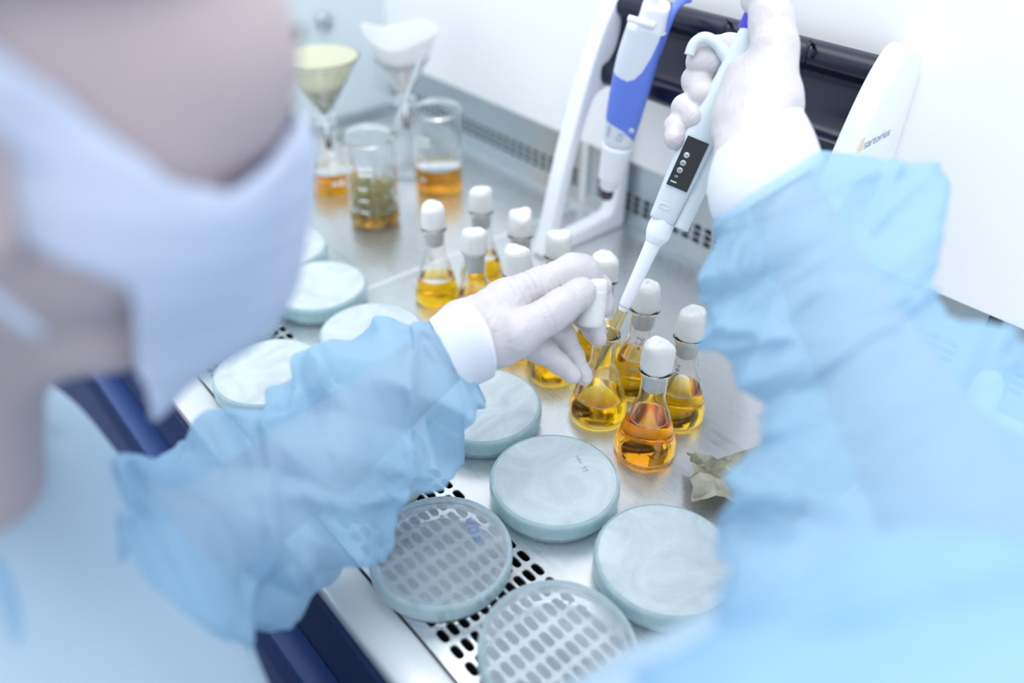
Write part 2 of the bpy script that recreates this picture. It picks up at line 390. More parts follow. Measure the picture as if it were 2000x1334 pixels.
# ------------------------------------------------------------------ implicit surfaces (continuous bodies, hands)
def wave_noise(X, seed, freq, octs=3):
    rs = np.random.RandomState(seed); out = 0.0; a = 1.0
    for o in range(octs):
        for k in range(3):
            d = rs.normal(size=3); d /= np.linalg.norm(d)
            out = out + a * np.sin(X @ (d * freq * (1.9 ** o) * (0.8 + 0.5 * rs.rand())) + rs.rand() * 6.28)
        a *= 0.5
    return out / 5.0
def cap_sdf(X, a, b, ra, rb):
    ab = b - a; t = np.clip(((X - a) @ ab) / max(ab @ ab, 1e-12), 0, 1)
    return np.linalg.norm(X - (a + t[:, None] * ab), axis=1) - (ra + (rb - ra) * t)
def smin(a, b, k):
    h = np.clip(0.5 + 0.5 * (b - a) / k, 0, 1); return b + (a - b) * h - k * h * (1 - h)
def surface_nets(fn, lo, hi, h):
    lo = np.array(lo, float); hi = np.array(hi, float); n = np.ceil((hi - lo) / h).astype(int) + 1
    ax = [lo[i] + np.arange(n[i]) * h for i in range(3)]
    D = np.empty(n, np.float32)
    yy, zz = np.meshgrid(ax[1], ax[2], indexing='ij'); yz = np.stack([yy.ravel(), zz.ravel()], 1)
    step = max(1, int(400000 // len(yz)))
    for i in range(0, n[0], step):
        xs = ax[0][i:i + step]
        X = np.concatenate([np.column_stack([np.full(len(yz), x), yz]) for x in xs])
        D[i:i + len(xs)] = fn(X).reshape(len(xs), n[1], n[2])
    S = D < 0
    c = [(i, j, k) for i in (0, 1) for j in (0, 1) for k in (0, 1)]
    m = n - 1
    def sub(A, o): return A[o[0]:o[0] + m[0], o[1]:o[1] + m[1], o[2]:o[2] + m[2]]
    cnt = sum(sub(S, o).astype(np.int8) for o in c); act = (cnt > 0) & (cnt < 8)
    idx = np.full(m, -1, np.int64); ii = np.argwhere(act); idx[act] = np.arange(len(ii))
    acc = np.zeros((len(ii), 3)); num = np.zeros(len(ii))
    for p in range(8):
        for q in range(p + 1, 8):
            o1, o2 = np.array(c[p]), np.array(c[q])
            if np.abs(o1 - o2).sum() != 1: continue
            d1 = D[tuple((ii + o1).T)].astype(float); d2 = D[tuple((ii + o2).T)].astype(float)
            x = (d1 < 0) != (d2 < 0); t = np.where(x, d1 / np.where(x, d1 - d2, 1), 0)
            acc += np.where(x[:, None], o1 + t[:, None] * (o2 - o1), 0); num += x
    V = lo + (ii + acc / num[:, None]) * h
    F = []
    for a in range(3):
        e = np.zeros(3, int); e[a] = 1; b1 = np.zeros(3, int); b1[(a + 1) % 3] = 1; b2 = np.zeros(3, int); b2[(a + 2) % 3] = 1
        sl0 = tuple(slice(0, n[i] - e[i]) for i in range(3)); sl1 = tuple(slice(e[i], n[i]) for i in range(3))
        cross = S[sl0] != S[sl1]; q = np.argwhere(cross)
        ok = (q[:, (a + 1) % 3] > 0) & (q[:, (a + 2) % 3] > 0) & (q[:, (a + 1) % 3] < m[(a + 1) % 3]) & (q[:, (a + 2) % 3] < m[(a + 2) % 3])
        q = q[ok]; s = S[tuple(q.T)]
        v = np.stack([idx[tuple((q).T)], idx[tuple((q - b1).T)], idx[tuple((q - b1 - b2).T)], idx[tuple((q - b2).T)]], 1)
        v[~s] = v[~s][:, ::-1]; F.append(v)
    F = np.concatenate(F); F = F[(F >= 0).all(1)]
    return V, F
def caps_field(caps, k):
    def fn(X):
        d = None
        for (a, b, ra, rb) in caps:
            c = cap_sdf(X, a, b, ra, rb); d = c if d is None else smin(d, c, k)
        return d
    return fn
def bounds(caps, pad):
    pts = np.array([c[0] - c[2] for c in caps] + [c[0] + c[2] for c in caps] + [c[1] - c[3] for c in caps] + [c[1] + c[3] for c in caps])
    return pts.min(0) - pad, pts.max(0) + pad
def chain(pts):
    """pts (px,py,depth,radius_mm) -> capsules"""
    w = [(P(p[0], p[1], p[2]), p[3] / 1000) for p in pts]
    return [(w[i][0], w[i + 1][0], w[i][1], w[i + 1][1]) for i in range(len(w) - 1)]
# ------------------------------------------------------------------ setting
fl = link('floor', *box((-3, -2.5, -0.80), (2.5, 0.9, -0.76)), 'navy', smooth=False); tag(fl, kind='structure')
wb = link('wall_back', *box((-3, 0.80, -0.76), (2.5, 0.86, 1.6)), 'white_wall', smooth=False); tag(wb, kind='structure')

# ------------------------------------------------------------------ laminar flow cabinet
cab = tag(empty('laminar_flow_cabinet', (0, 0, 0)), 'steel laminar flow cabinet with slotted worktop, white back panel and glass side', 'cabinet')
PX_, PY_ = 0.01545, 0.00835
def slot_cell(cx, cy, L_, W_, px, py):
    """one perforated cell, returns verts(x,y,dz) and faces"""
    ca = math.atan2(py, px); angs = []
    for q in (0, 1):
        angs += [q * math.pi + x for x in (-ca, -ca * 0.6, -ca * 0.25, ca * 0.25, ca * 0.6, ca)]
        angs += [q * math.pi + ca + (math.pi - 2 * ca) * t for t in (0.2, 0.4, 0.6, 0.8)]
    n = len(angs); V = []
    def stad(a, L_, W_):
        c, s = abs(math.cos(a)), abs(math.sin(a)); h = W_ / 2; e = L_ / 2 - h
        if s * e <= h * c * 1.0 and True:
            # hit round end: |t*(c,s)-(e,0)|=h
            B = c * e; D = B * B - (e * e - h * h)
            t = B + math.sqrt(max(D, 0));
            if t * c >= e: return t
        return h / max(s, 1e-9)
    for a in angs:
        c, s = math.cos(a), math.sin(a)
        t = min(px / 2 / max(abs(c), 1e-9), py / 2 / max(abs(s), 1e-9)); V.append((cx + c * t, cy + s * t, 0))
    for (g, dz) in ((0.0011, 0), (0.0002, -0.0005), (0.0, -0.0018)):
        for a in angs:
            t = stad(a, L_ + g, W_ + g); V.append((cx + math.cos(a) * t, cy + math.sin(a) * t, dz))
    F = []
    for r in range(3):
        for k in range(n):
            F.append((r * n + k, r * n + (k + 1) % n, (r + 1) * n + (k + 1) % n, (r + 1) * n + k))
    return V, F
def perforated(x0, x1, xo, rows, L_, W_, px, py):
    parts = []; k0 = math.ceil((x0 + px / 2 - xo) / px); k1 = math.floor((x1 - px / 2 - xo) / px)
    for k in range(k0, k1 + 1):
        for r in rows: parts.append(slot_cell(xo + k * px, r, L_, W_, px, py))
    lo, hi = xo + k0 * px - px / 2, xo + k1 * px + px / 2
    y0, y1 = min(rows) - py / 2, max(rows) + py / 2
    return parts, lo, hi, y0, y1
def quad(x0, y0, x1, y1, z=0.0): return [(x0, y0, z), (x1, y0, z), (x1, y1, z), (x0, y1, z)], [(0, 1, 2, 3)]
rows = [0.1705 + i * PY_ for i in range(11)]
YB = 0.691
for (x0, x1) in ((-1.16, -0.6625), (-0.6595, -0.1625), (-0.1595, 0.36)):
    parts, lo, hi, y0, y1 = perforated(x0, x1, -0.2486, rows, 0.0113, 0.0054, PX_, PY_)
    parts += [quad(x0, 0.1585, x1, y0), quad(x0, y0, lo, y1), quad(hi, y0, x1, y1), quad(x0, y1, x1, YB)]
    e = 0.004
    parts += [([(x0, 0.1585, 0), (x1, 0.1585, 0), (x1, 0.1585, -e), (x0, 0.1585, -e)], [(3, 2, 1, 0)]),
              ([(x0, 0.1585, 0), (x0, YB, 0), (x0 - 0.0008, YB, -e), (x0 - 0.0008, 0.1585, -e)], [(0, 1, 2, 3)]),
              ([(x1, 0.1585, 0), (x1, YB, 0), (x1 + 0.0008, YB, -e), (x1 + 0.0008, 0.1585, -e)], [(3, 2, 1, 0)])]
    o = link('work_surface_panel', *join(parts), 'steel', cab, smooth=False); weld(o, 2e-5)
    # rear perforated strip on the wall of the same bay
    zr = [0.0212, 0.0295, 0.0378]
    parts, lo, hi, y0, y1 = perforated(x0 + 0.006, x1 - 0.006, -0.2486, zr, 0.0112, 0.0060, PX_, 0.0083)
    parts += [quad(x0, 0, x1, y0), quad(x0, y0, lo, y1), quad(hi, y0, x1, y1), quad(x0, y1, x1, 0.095)]
    V, F = join(parts); V = [(v[0], YB - 0.001 - v[2] - (0.0 if v[1] > 0.012 else (0.012 - v[1]) * 0.5), v[1]) for v in V]
    o = link('rear_grille', V, F, 'steel_dull', cab, smooth=False); weld(o, 2e-5)
    link('grille_rib', *box((x1 - 0.004, YB - 0.006, 0.0), (x1 + 0.0065, YB + 0.0, 0.084), 0.001), 'steel_light' if x1 < -0.5 else 'black_hole', cab)
    link('seam_strip', *box((x1 - 0.0004, 0.262, -0.004), (x1 + 0.0034, YB, -0.0004)), 'print_white', cab, smooth=False)
link('grille_cavity', *box((-1.16, 0.150, -0.06), (0.36, 0.72, -0.035)), 'black_hole', cab, smooth=False)  # solid box, darkness under the slots given by its colour
link('rear_duct', *box((-1.16, 0.705, -0.035), (0.36, 0.72, 0.09)), 'black_hole', cab, smooth=False)  # solid box behind the rear slots, their inner shade as black colour
link('front_lip', *box((-1.20, 0.1265, -0.012), (0.40, 0.1570, 0.0015), 0.003, 3), 'steel_light', cab)
link('front_fascia', *box((-1.20, 0.1235, -0.30), (0.40, 0.140, -0.012)), 'navy', cab, smooth=False)  # shadow below the lip put into the navy colour
link('fascia_ledge', *box((-1.20, 0.1025, -0.112), (0.40, 0.1235, -0.100), 0.001), 'blue_strip', cab)
link('back_panel', *box((-1.10, YB - 0.0075, 0.084), (0.60, YB + 0.002, 0.83), 0.001), 'white_wall', cab, smooth=False)
link('side_window', *box((-1.108, 0.13, 0.012), (-1.10, YB - 0.008, 0.80), 0.001), 'pane', cab, smooth=False)
link('side_rail', *box((-1.112, 0.13, 0.0), (-1.096, YB - 0.008, 0.012), 0.002), 'steel_dull', cab)
V, F = lathe([(0, 0), (0.0125, 0), (0.0135, 0.001), (0.0135, 0.006), (0.012, 0.008), (0, 0.008)], 40, False)
kn = link('window_screw', [(-1.0995 + v[2], 0.578 + v[0], 0.157 + v[1]) for v in V], F, 'steel_dull', cab); weld(kn)

# ------------------------------------------------------------------ glassware
def surf_wrap(V, rad, th0, z0, lift=0.00025):
    """wrap flat marks (x -> arc, y -> height) on a surface of revolution"""
    out = []
    for v in V:
        z = z0 + v[1]; r = rad(z) + lift + v[2]; a = th0 + v[0] / rad(z); out.append((r * math.cos(a), r * math.sin(a), z))
    return out
def conical_profile(Rb, H, rn, rr, sh):
    """outer profile of a conical flask: base radius, height, neck radius, rim radius, shoulder height"""
    pts = [(Rb * 0.80, 0.0), (Rb * 0.90, 0.0), (Rb * 0.975, 0.0016), (Rb, 0.0058), (Rb * 0.985, 0.0105), (Rb * 0.80 + rn * 0.20, sh * 0.36), (Rb * 0.42 + rn * 0.58, sh * 0.72), (rn * 1.06, sh), (rn, sh + (H - sh) * 0.35), (rn, H - 0.0045)]
    return smooth_prof(pts, 5) + [np.array(p) for p in ((rn * 1.06, H - 0.0036), (rr * 0.96, H - 0.0028), (rr, H - 0.0014), (rr * 0.97, H - 0.0003), (rr * 0.92, H))]
def shell(outer, t, tb):
    """closed glass wall from an outer profile"""
    inner = []
    for i in range(len(outer) - 1, -1, -1):
        r, z = outer[i]
        a = outer[max(i - 1, 0)]; b = outer[min(i + 1, len(outer) - 1)]; d = np.array(b) - np.array(a); d /= max(np.linalg.norm(d), 1e-9)
        nr = r - d[1] * t; nz = z + d[0] * t
        if z > outer[-1][1] - 0.004: nr = min(nr, outer[-6][0] - t if len(outer) > 6 else nr); nz = min(nz, outer[-1][1] - 0.0006); 
        if nz < tb: nz = tb; nr = min(nr, r - t)
        inner.append((max(nr, 0.001), nz))
    return [(0, 0)] + [tuple(p) for p in outer] + inner + [(0, tb)], inner
def rad_of(prof):
    zs = np.array([p[1] for p in prof]); rs = np.array([p[0] for p in prof]); o = np.argsort(zs, kind='stable')
    return lambda z: float(np.interp(z, zs[o], rs[o]))
def liquid_mesh(inner, tb, level):
    rad = rad_of([p for p in inner if p[1] <= inner[0][1]])
    zs = np.linspace(tb, level, 22); prof = [(0, tb)] + [(rad(z), z) for i, z in enumerate(zs)]
    rl = rad(level); prof += [(rl - 0.0006, level - 0.0005), (rl - 0.0016, level - 0.0009), (0, level - 0.001)]
    V, F = lathe(prof, 64, False); zc = [max(V[i][2] for i in f) for f in F]; lo = [min(V[i][2] for i in f) for f in F]
    return V, F, [1 if b < level - 0.0004 and a < level + 1e-6 else 0 for a, b in zip(zc, lo)]

def add_liquid(root, inner, tb, level, mat):
    V, F, mi = liquid_mesh(inner, tb, level)
    # the last rings (meniscus and free surface) are air side, the rest wets the glass
    n = 26; mi = [0 if (k % n) >= 22 else 1 for k in range(len(F))] if len(F) == 64 * n else mi
    o = link('liquid', V, F, [mat, mat + '_wall'], root, midx=mi); return weld(o)

def cut_inner(inner, tb, level):
    """inner glass wall only above the liquid"""
    if not level: return inner + [(0, tb)]
    rad = rad_of([p for p in inner if p[1] <= inner[0][1]]); return [p for p in inner if p[1] > level + 0.0002] + [(rad(level), level)]

def glyph_paths(which):
    """hand-written marks as strokes, x right, y up, metres"""
    g = {
     '2': [[(-1, 1.6), (-0.2, 2.1), (0.8, 1.6), (0.5, 0.4), (-1, -1.6), (1.1, -1.5)]],
     '9': [[(0.8, 1.4), (0, 2), (-0.8, 1.2), (-0.2, 0.3), (0.8, 0.9), (0.8, 1.6), (0.6, -0.8), (-0.5, -1.8)]],
     'g': [[(0.8, 1.4), (0, 2), (-0.8, 1.2), (-0.2, 0.3), (0.8, 0.9), (0.8, 1.6), (0.8, -1.2), (0, -2.2), (-0.8, -1.5)]],
     '-': [[(-0.6, 0), (0.6, 0.1)]], '.': [[(0, 0.4), (0.2, -0.2), (-0.1, -0.4)]],
     'v': [[(-0.9, 0.8), (-0.3, -0.9), (0.2, 0.3), (0.5, -0.9), (1.1, 1.1)]],
     'o': [[(0.1, 1.4), (-0.8, 0.6), (-0.5, -0.9), (0.4, -1.0), (0.8, 0.2), (0.1, 1.4)]],
     'a': [[(0.7, 1.0), (-0.5, 1.1), (-0.8, -0.6), (0.3, -0.9), (0.7, 1.2), (0.9, -1.2)]],
     'z': [[(-0.7, 1), (0.6, 0.9), (-0.5, -0.9), (0.9, -1)]],
     'x': [[(-0.7, 0.9), (0.7, -0.9)], [(0.7, 0.9), (-0.7, -0.9)]]}
    return g[which]
def writing(s, unit, vertical=True):
    """strokes of a short note; vertical: characters run down the neck, turned a quarter"""
    paths = []
    for i, ch in enumerate(s):
        if ch == ' ': continue
        for p in glyph_paths(ch):
            q = []
            for (x, y) in smooth_prof(p, 4):
                X, Y = x * unit, y * unit; off = (i - (len(s) - 1) / 2) * unit * 2.9
                q.append((Y, -(X + off), 0) if vertical else (X + off, Y, 0))
            paths.append(q)
    return strokes(paths, unit * 0.17)

def conical_flask(loc, Rb, H, rn, rr, sh, level, mat, label, group, marks=None, grads=None, rot=0.0, name='conical_flask', t=0.0011):
    root = tag(empty(name, loc, rot), label, 'flask', group)
    out = conical_profile(Rb, H, rn, rr, sh); prof, inner = shell(out, t, 0.0016)
    g = link('flask_glass', *lathe([(0, 0)] + [tuple(p) for p in out] + cut_inner(inner, 0.0016, level), 64, False), 'glass', root, auto=60); weld(g)
    if level: add_liquid(root, inner, 0.0016, level, mat)
    th = math.atan2(-loc[1], -loc[0]) - rot
    rad = rad_of(out)
    for (s, unit, dth, z) in (marks or []):
        V, F = writing(s, unit); link('handwritten_mark', surf_wrap(V, rad, th + dth, z), F, 'ink', root)
    for (s, size, dth, z) in (grads or []):
        V, F = text_mesh(s, size); link('graduation', surf_wrap(V, rad, th + dth, z, 0.0003), F, 'print_pale', root, smooth=False)
    return root

def gauze_stopper(loc, seed, label, group, r=0.0120, h=0.048, tilt=0.0, name='gauze_stopper', neck=0.0096):
    rs = random.Random(seed); ph = [rs.random() * 6.28 for _ in range(8)]
    pts = smooth_prof([(0.0, 0.0), (neck * 0.72, 0.0008), (neck * 0.97, 0.004), (neck, 0.012), (neck, 0.0190), (r * 1.0, 0.0220), (r * 1.03, 0.027), (r, h * 0.80), (r * 0.95, h * 0.91), (r * 0.76, h * 0.98), (r * 0.40, h), (0.0, h)], 6)
    def wob(a, rr, z, j):
        up = min(max((z - 0.0205) / 0.006, 0), 1); top = max(0, (z - h * 0.70) / (h * 0.3))
        k = 1 + up * (0.035 * math.sin(2 * a + ph[0]) + 0.025 * math.sin(3 * a + ph[1] + z * 90)) + 0.006 * math.sin(z * 1500 + 2 * math.sin(a + ph[2]))
        k += top * (0.05 * math.sin(3 * a + ph[3]) + 0.03 * math.sin(7 * a + ph[4]))
        zz = z + top * (0.0016 * math.sin(a + ph[5]) * rr / r + 0.0009 * math.sin(2 * a + ph[6] + 260 * rr) * min(1, rr / r * 2.0)) + up * 0.0006 * math.sin(a * 2 + ph[7])
        return max(rr, 0) * k, zz
    o = link(name, *lathe([tuple(p) for p in pts], 72, False, wob), 'gauze'); weld(o, 1e-5)
    o.location = loc; o.rotation_euler = (tilt * math.cos(ph[0]), tilt * math.sin(ph[0]), rs.random() * 6)
    return tag(o, label, 'stopper', group)

FG = 'conical flasks of amber liquid on the worktop'; SG = 'gauze stoppers in the conical flasks'
flasks = [  # x, y, base radius, level, liquid, label, stopper label, marks, grads
 (-0.5945, 0.4065, 0.0232, 0.030, 'liquid', 'stoppered conical flask of amber liquid farthest left in the front row, inked mark on neck', 'white gauze stopper in the leftmost conical flask', [('..-z', 0.0011, -0.35, 0.0600)], None),
 (-0.5935, 0.4665, 0.0235, 0.034, 'liquid', 'stoppered conical flask standing behind the two leftmost flasks of the front row', 'white gauze stopper farthest back, in the flask at the left end of the back row', None, None),
 (-0.5335, 0.4105, 0.0235, 0.036, 'liquid', 'stoppered conical flask second from the left in the front row, stopper deep in its neck', 'white gauze stopper second from the left in the front row', [('x', 0.0007, 0.75, 0.058)], None),
 (-0.5285, 0.4645, 0.0235, 0.034, 'liquid', 'stoppered conical flask second from the left in the back row, mostly hidden', 'white gauze stopper with a lopsided peak, second from the left in the back row', None, None),
 (-0.4735, 0.4125, 0.0235, 0.034, 'liquid', 'stoppered conical flask just left of the gloved hand, half hidden by its knuckles', 'white gauze stopper just above the wrist side of the gloved left hand', None, None),
 (-0.4745, 0.4645, 0.0235, 0.034, 'liquid', 'stoppered conical flask directly behind the knuckle of the gloved left hand', 'white gauze stopper peeking over the bent knuckle of the gloved left hand', None, None),
 (-0.4165, 0.4670, 0.0235, 0.034, 'liquid', 'stoppered conical flask right behind the open flask and the fingertips', 'white gauze stopper between the gloved fingers and the white pipette shaft', None, None),
 (-0.3605, 0.4605, 0.0240, 0.038, 'liquid', 'stoppered conical flask with faint volume marks, right of the pipette tip', 'cream gauze stopper just right of the pipette shaft', [('2gv', 0.0015, -0.05, 0.0560)], [('50ml', 0.0045, -0.1, 0.033), ('40', 0.0042, -0.1, 0.0255), ('30', 0.0042, -0.12, 0.018)]),
 (-0.3095, 0.4580, 0.0240, 0.033, 'liquid', 'rightmost stoppered conical flask, behind the front one, inked mark on neck', 'round white gauze stopper farthest right, in the back row', [('oaz', 0.0013, -0.45, 0.0570)], None),
 (-0.2975, 0.4035, 0.0255, 0.0385, 'liquid_dark', 'stoppered conical flask nearest the viewer, filled deepest with dark amber liquid', 'white gauze stopper in the flask nearest the viewer', None, None),
 (-0.3565, 0.4075, 0.0255, 0.022, 'liquid', 'open conical flask with the pipette tip in its mouth', None, [('x', 0.0006, -0.75, 0.058)], [('40', 0.0035, -0.62, 0.0255), ('20', 0.0035, -0.6, 0.013)]),
 (-0.4240, 0.4150, 0.0235, 0.024, 'liquid', 'conical flask standing under the pointing fingertips of the gloved left hand', None, None, None),
]
for i, (x, y, Rb, lv, lm, lab, slab, mk, gr) in enumerate(flasks):
    conical_flask((x, y, 0.0006), Rb, 0.0855, 0.0108, 0.0132, 0.056, lv, lm, lab, FG, mk, gr)
    if slab:
        deep = 0.0 if i != 2 else -0.004
        gauze_stopper((x, y, 0.0658 + deep), 11 + i * 7, slab, SG, r=0.0120, h=0.0455 if i != 4 else 0.048, name='gauze_stopper')

# --- beakers, flasks with funnels in the background
def beaker(loc, Rb, H, rr, level, mat, label, group, print_dth):
    root = tag(empty('glass_beaker', loc), label, 'beaker', group)
    out = smooth_prof([(Rb * 0.86, 0), (Rb * 0.96, 0.0018), (Rb * 0.995, 0.006), (Rb, 0.014), (Rb, H * 0.5), (Rb * 1.003, H - 0.010), (Rb * 1.02, H - 0.005)], 5) + [np.array(p) for p in ((rr * 0.96, H - 0.0022), (rr, H - 0.0010), (rr * 0.985, H - 0.0001), (rr * 0.95, H))]
    prof, inner = shell(out, 0.0015, 0.002)
    def spout(a, r, z, j):
        k = max(0, (z - (H - 0.012)) / 0.012) * max(0, math.cos(a - 2.6)) ** 12; return r * (1 + 0.12 * k), z
    g = link('beaker_glass', *lathe([(0, 0)] + [tuple(p) for p in out] + cut_inner(inner, 0.002, level), 72, False, spout), 'glass', root); weld(g)
    if level: add_liquid(root, inner, 0.002, level, mat)
    th = math.atan2(-loc[1], -loc[0]) + print_dth; rad = rad_of(out); parts = []
    for (x0, x1, z0, z1) in ((-0.009, 0.009, 0.080, 0.085), (-0.008, 0.009, 0.073, 0.077), (-0.010, 0.001, 0.056, 0.0585), (-0.010, 0.001, 0.041, 0.0435), (-0.010, 0.001, 0.026, 0.0285)):
        n = 10; V = [(x0 + (x1 - x0) * i / n, z0 if k == 0 else z1, 0) for k in (0, 1) for i in range(n + 1)]
        F = [(i, i + 1, n + 2 + i, n + 1 + i) for i in range(n)]
        parts.append((surf_wrap(V, rad, th, 0, 0.0003), F))
    link('printed_scale', *join(parts), 'print_white', root, smooth=False)
    return root
HB = (-0.786, 0.4515, 0.0006); TB = (-0.8065, 0.5640, 0.0006)
beaker(HB, 0.0300, 0.112, 0.0355, 0.022, 'tea', 'glass beaker of soaked dried herbs with a glass rod, nearest of the background vessels', 'glass beakers at the back left', -0.25)
beaker(TB, 0.0305, 0.113, 0.0350, 0.040, 'tea', 'glass beaker of clear brown liquid without herbs, beside the rear grille', 'glass beakers at the back left', -0.6)
# herb pieces: uncountable stuff
rnd = random.Random(5); parts = []
for i in range(1500):
    rr_ = 0.0274 * math.sqrt(rnd.random()); a = rnd.random() * 6.283; top = 0.050 + 0.007 * math.sin(a * 2 + 1) + 0.004 * math.sin(5 * a)
    z = 0.005 + (top) * rnd.random() ** 0.8
    c = np.array([rr_ * math.cos(a), rr_ * math.sin(a), z]); u = norm([rnd.gauss(0, 1) for _ in range(3)]); w = norm(np.cross(u, [rnd.gauss(0, 1) for _ in range(3)])); n_ = np.cross(u, w)
    l = rnd.uniform(0.0016, 0.0042); b = l * rnd.uniform(0.25, 0.6)
    V = [c - u * l, c + w * b + n_ * b * 0.5, c + u * l, c - w * b + n_ * b * 0.5, c - n_ * b * 0.4]
    for q in V:
        d = math.hypot(q[0], q[1])
        if d > 0.0282: q[0] *= 0.0282 / d; q[1] *= 0.0282 / d
        q[2] = max(q[2], 0.003)
    parts.append((V, [(0, 1, 4), (1, 2, 4), (2, 3, 4), (3, 0, 4), (0, 3, 2, 1)]))
hb = link('dried_herbs', *join(parts), 'herb', smooth=False); hb.location = HB
tag(hb, 'damp green and brown dried herbs filling the lower half of the beaker', 'herbs', kind='stuff')
rod = link('glass_rod', *tube([P(768, 262, 0.945), P(775, 236, 0.94), P(800, 170, 0.925), P(826, 102, 0.905)], 0.0028, 14), 'rod_glass')
tag(rod, 'glass stirring rod leaning in the beaker of herbs', 'stirring rod')

def funnel_cone(r, z0, z1, rs, t=0.0012):
    out = [(rs, z0 - 0.045), (rs * 1.05, z0 - 0.004), (rs * 1.4, z0), (r, z1), (r + 0.001, z1 + 0.0015)]
    inn = [(r - 0.0006, z1 + 0.0015), (r - t, z1), (rs * 1.4 - t * 0.6, z0 + 0.001), (rs * 1.05 - t, z0 - 0.004), (rs - t, z0 - 0.045)]
    return lathe(out + inn, 56, True)
LF = (-0.9015, 0.4600, 0.0006)
conical_flask(LF, 0.0325, 0.098, 0.0135, 0.0165, 0.070, 0.030, 'tea', 'large conical flask with a cream filter funnel, behind the beaker of herbs', 'flasks under filter funnels', name='conical_flask')
V, F = quad(-0.0075, 0, 0.0075, 0.030)
n = 8; rd = rad_of(conical_profile(0.0325, 0.098, 0.0135, 0.0165, 0.070)); th = math.atan2(-LF[1], -LF[0])
def patch(x0, x1, z0, z1, rad, th, n=8, m=8, lift=0.0004):
    V = [(x0 + (x1 - x0) * i / n, z0 + (z1 - z0) * j / m, 0) for j in range(m + 1) for i in range(n + 1)]
    F = [(j * (n + 1) + i, j * (n + 1) + i + 1, (j + 1) * (n + 1) + i + 1, (j + 1) * (n + 1) + i) for j in range(m) for i in range(n)]
    return surf_wrap(V, rad, th, 0, lift), F
fl_root = [o for o in scene.objects if o.get('label', '').startswith('large conical flask with a cream')][0]
link('printed_label', *join([patch(-0.004, 0.010, 0.032, 0.048, rd, th + 0.05), patch(-0.003, 0.006, 0.052, 0.058, rd, th + 0.05), patch(-0.004, 0.004, 0.018, 0.022, rd, th + 0.05), patch(0.006, 0.012, 0.016, 0.024, rd, th + 0.05)]), 'print_white', fl_root)
fz0, fz1 = 0.102, 0.172
fn = link('funnel', *funnel_cone(0.0500, fz0, fz1, 0.0045), 'glass'); fn.location = LF; weld(fn)
tag(fn, 'clear funnel lined with cream wet filter paper, standing in the left rear flask', 'funnel', 'funnels over the rear flasks')
pp = link('filter_paper', *lathe([(0.003, fz0 + 0.002), (0.026, (fz0 + fz1) / 2 + 0.001), (0.0490, fz1 + 0.002), (0.0486, fz1 + 0.002), (0.0256, (fz0 + fz1) / 2 + 0.002), (0.0026, fz0 + 0.003)], 64), 'wet_paper'); pp.location = LF
tag(pp, 'cream wet filter paper cone holding herb residue', 'filter paper', 'filter papers in the funnels')
def resw(a, r, z, j): 
    return r * (1 + 0.02 * math.sin(9 * a + j)), z + 0.003 * math.sin(3 * a + j) + 0.002 * math.sin(11 * a + 2 * j)
rz = fz0 + 0.040
rp = [(0.0, fz0 + 0.004), (0.003, fz0 + 0.0045), (0.0145, fz0 + 0.022), (0.0262, rz), (0.021, rz + 0.001), (0.012, rz - 0.003), (0.005, rz - 0.001), (0.0, rz - 0.002)]
rs_ = link('herb_residue', *lathe(smooth_prof(rp, 5), 48, False, resw), 'residue'); rs_.location = LF; weld(rs_)
tag(rs_, 'wet ground herb residue in the tip of the cream filter paper', 'herbs', kind='stuff')
RF = (-0.888, 0.5720, 0.0006)
conical_flask(RF, 0.0340, 0.102, 0.0135, 0.0165, 0.074, 0, None, 'empty conical flask with a white paper funnel, behind the two beakers', 'flasks under filter funnels', name='conical_flask')
gz0, gz1 = 0.106, 0.153
fn = link('funnel', *funnel_cone(0.0345, gz0, gz1, 0.0045), 'glass'); fn.location = RF; weld(fn)
tag(fn, 'clear glass funnel holding a clean white filter paper, behind the glass rod', 'funnel', 'funnels over the rear flasks')
thR = math.atan2(-RF[1], -RF[0])
def wavy(a, r, z, j):
    k = max(0, (z - (gz0 + 0.035)) / 0.05); w = a - thR
    return r * (1 + 0.05 * k * math.cos(2 * w + 1.57 * 2)), z + k * (-0.006 * math.cos(2 * w) + 0.004 * math.sin(3 * w) - 0.004 * math.cos(w))
pr = [(0.003, gz0 + 0.003), (0.020, gz0 + 0.029), (0.0335, gz1 + 0.001), (0.046, gz1 + 0.034)]
pr = smooth_prof(pr, 5); pr2 = [(p[0] - 0.0006, p[1] + 0.0004) for p in reversed(pr)]
pp = link('filter_paper', *lathe([tuple(p) for p in pr] + pr2, 72, True, wavy), 'filter_paper'); pp.location = RF
tag(pp, 'clean white filter paper with a wavy rim standing above its glass funnel', 'filter paper', 'filter papers in the funnels')

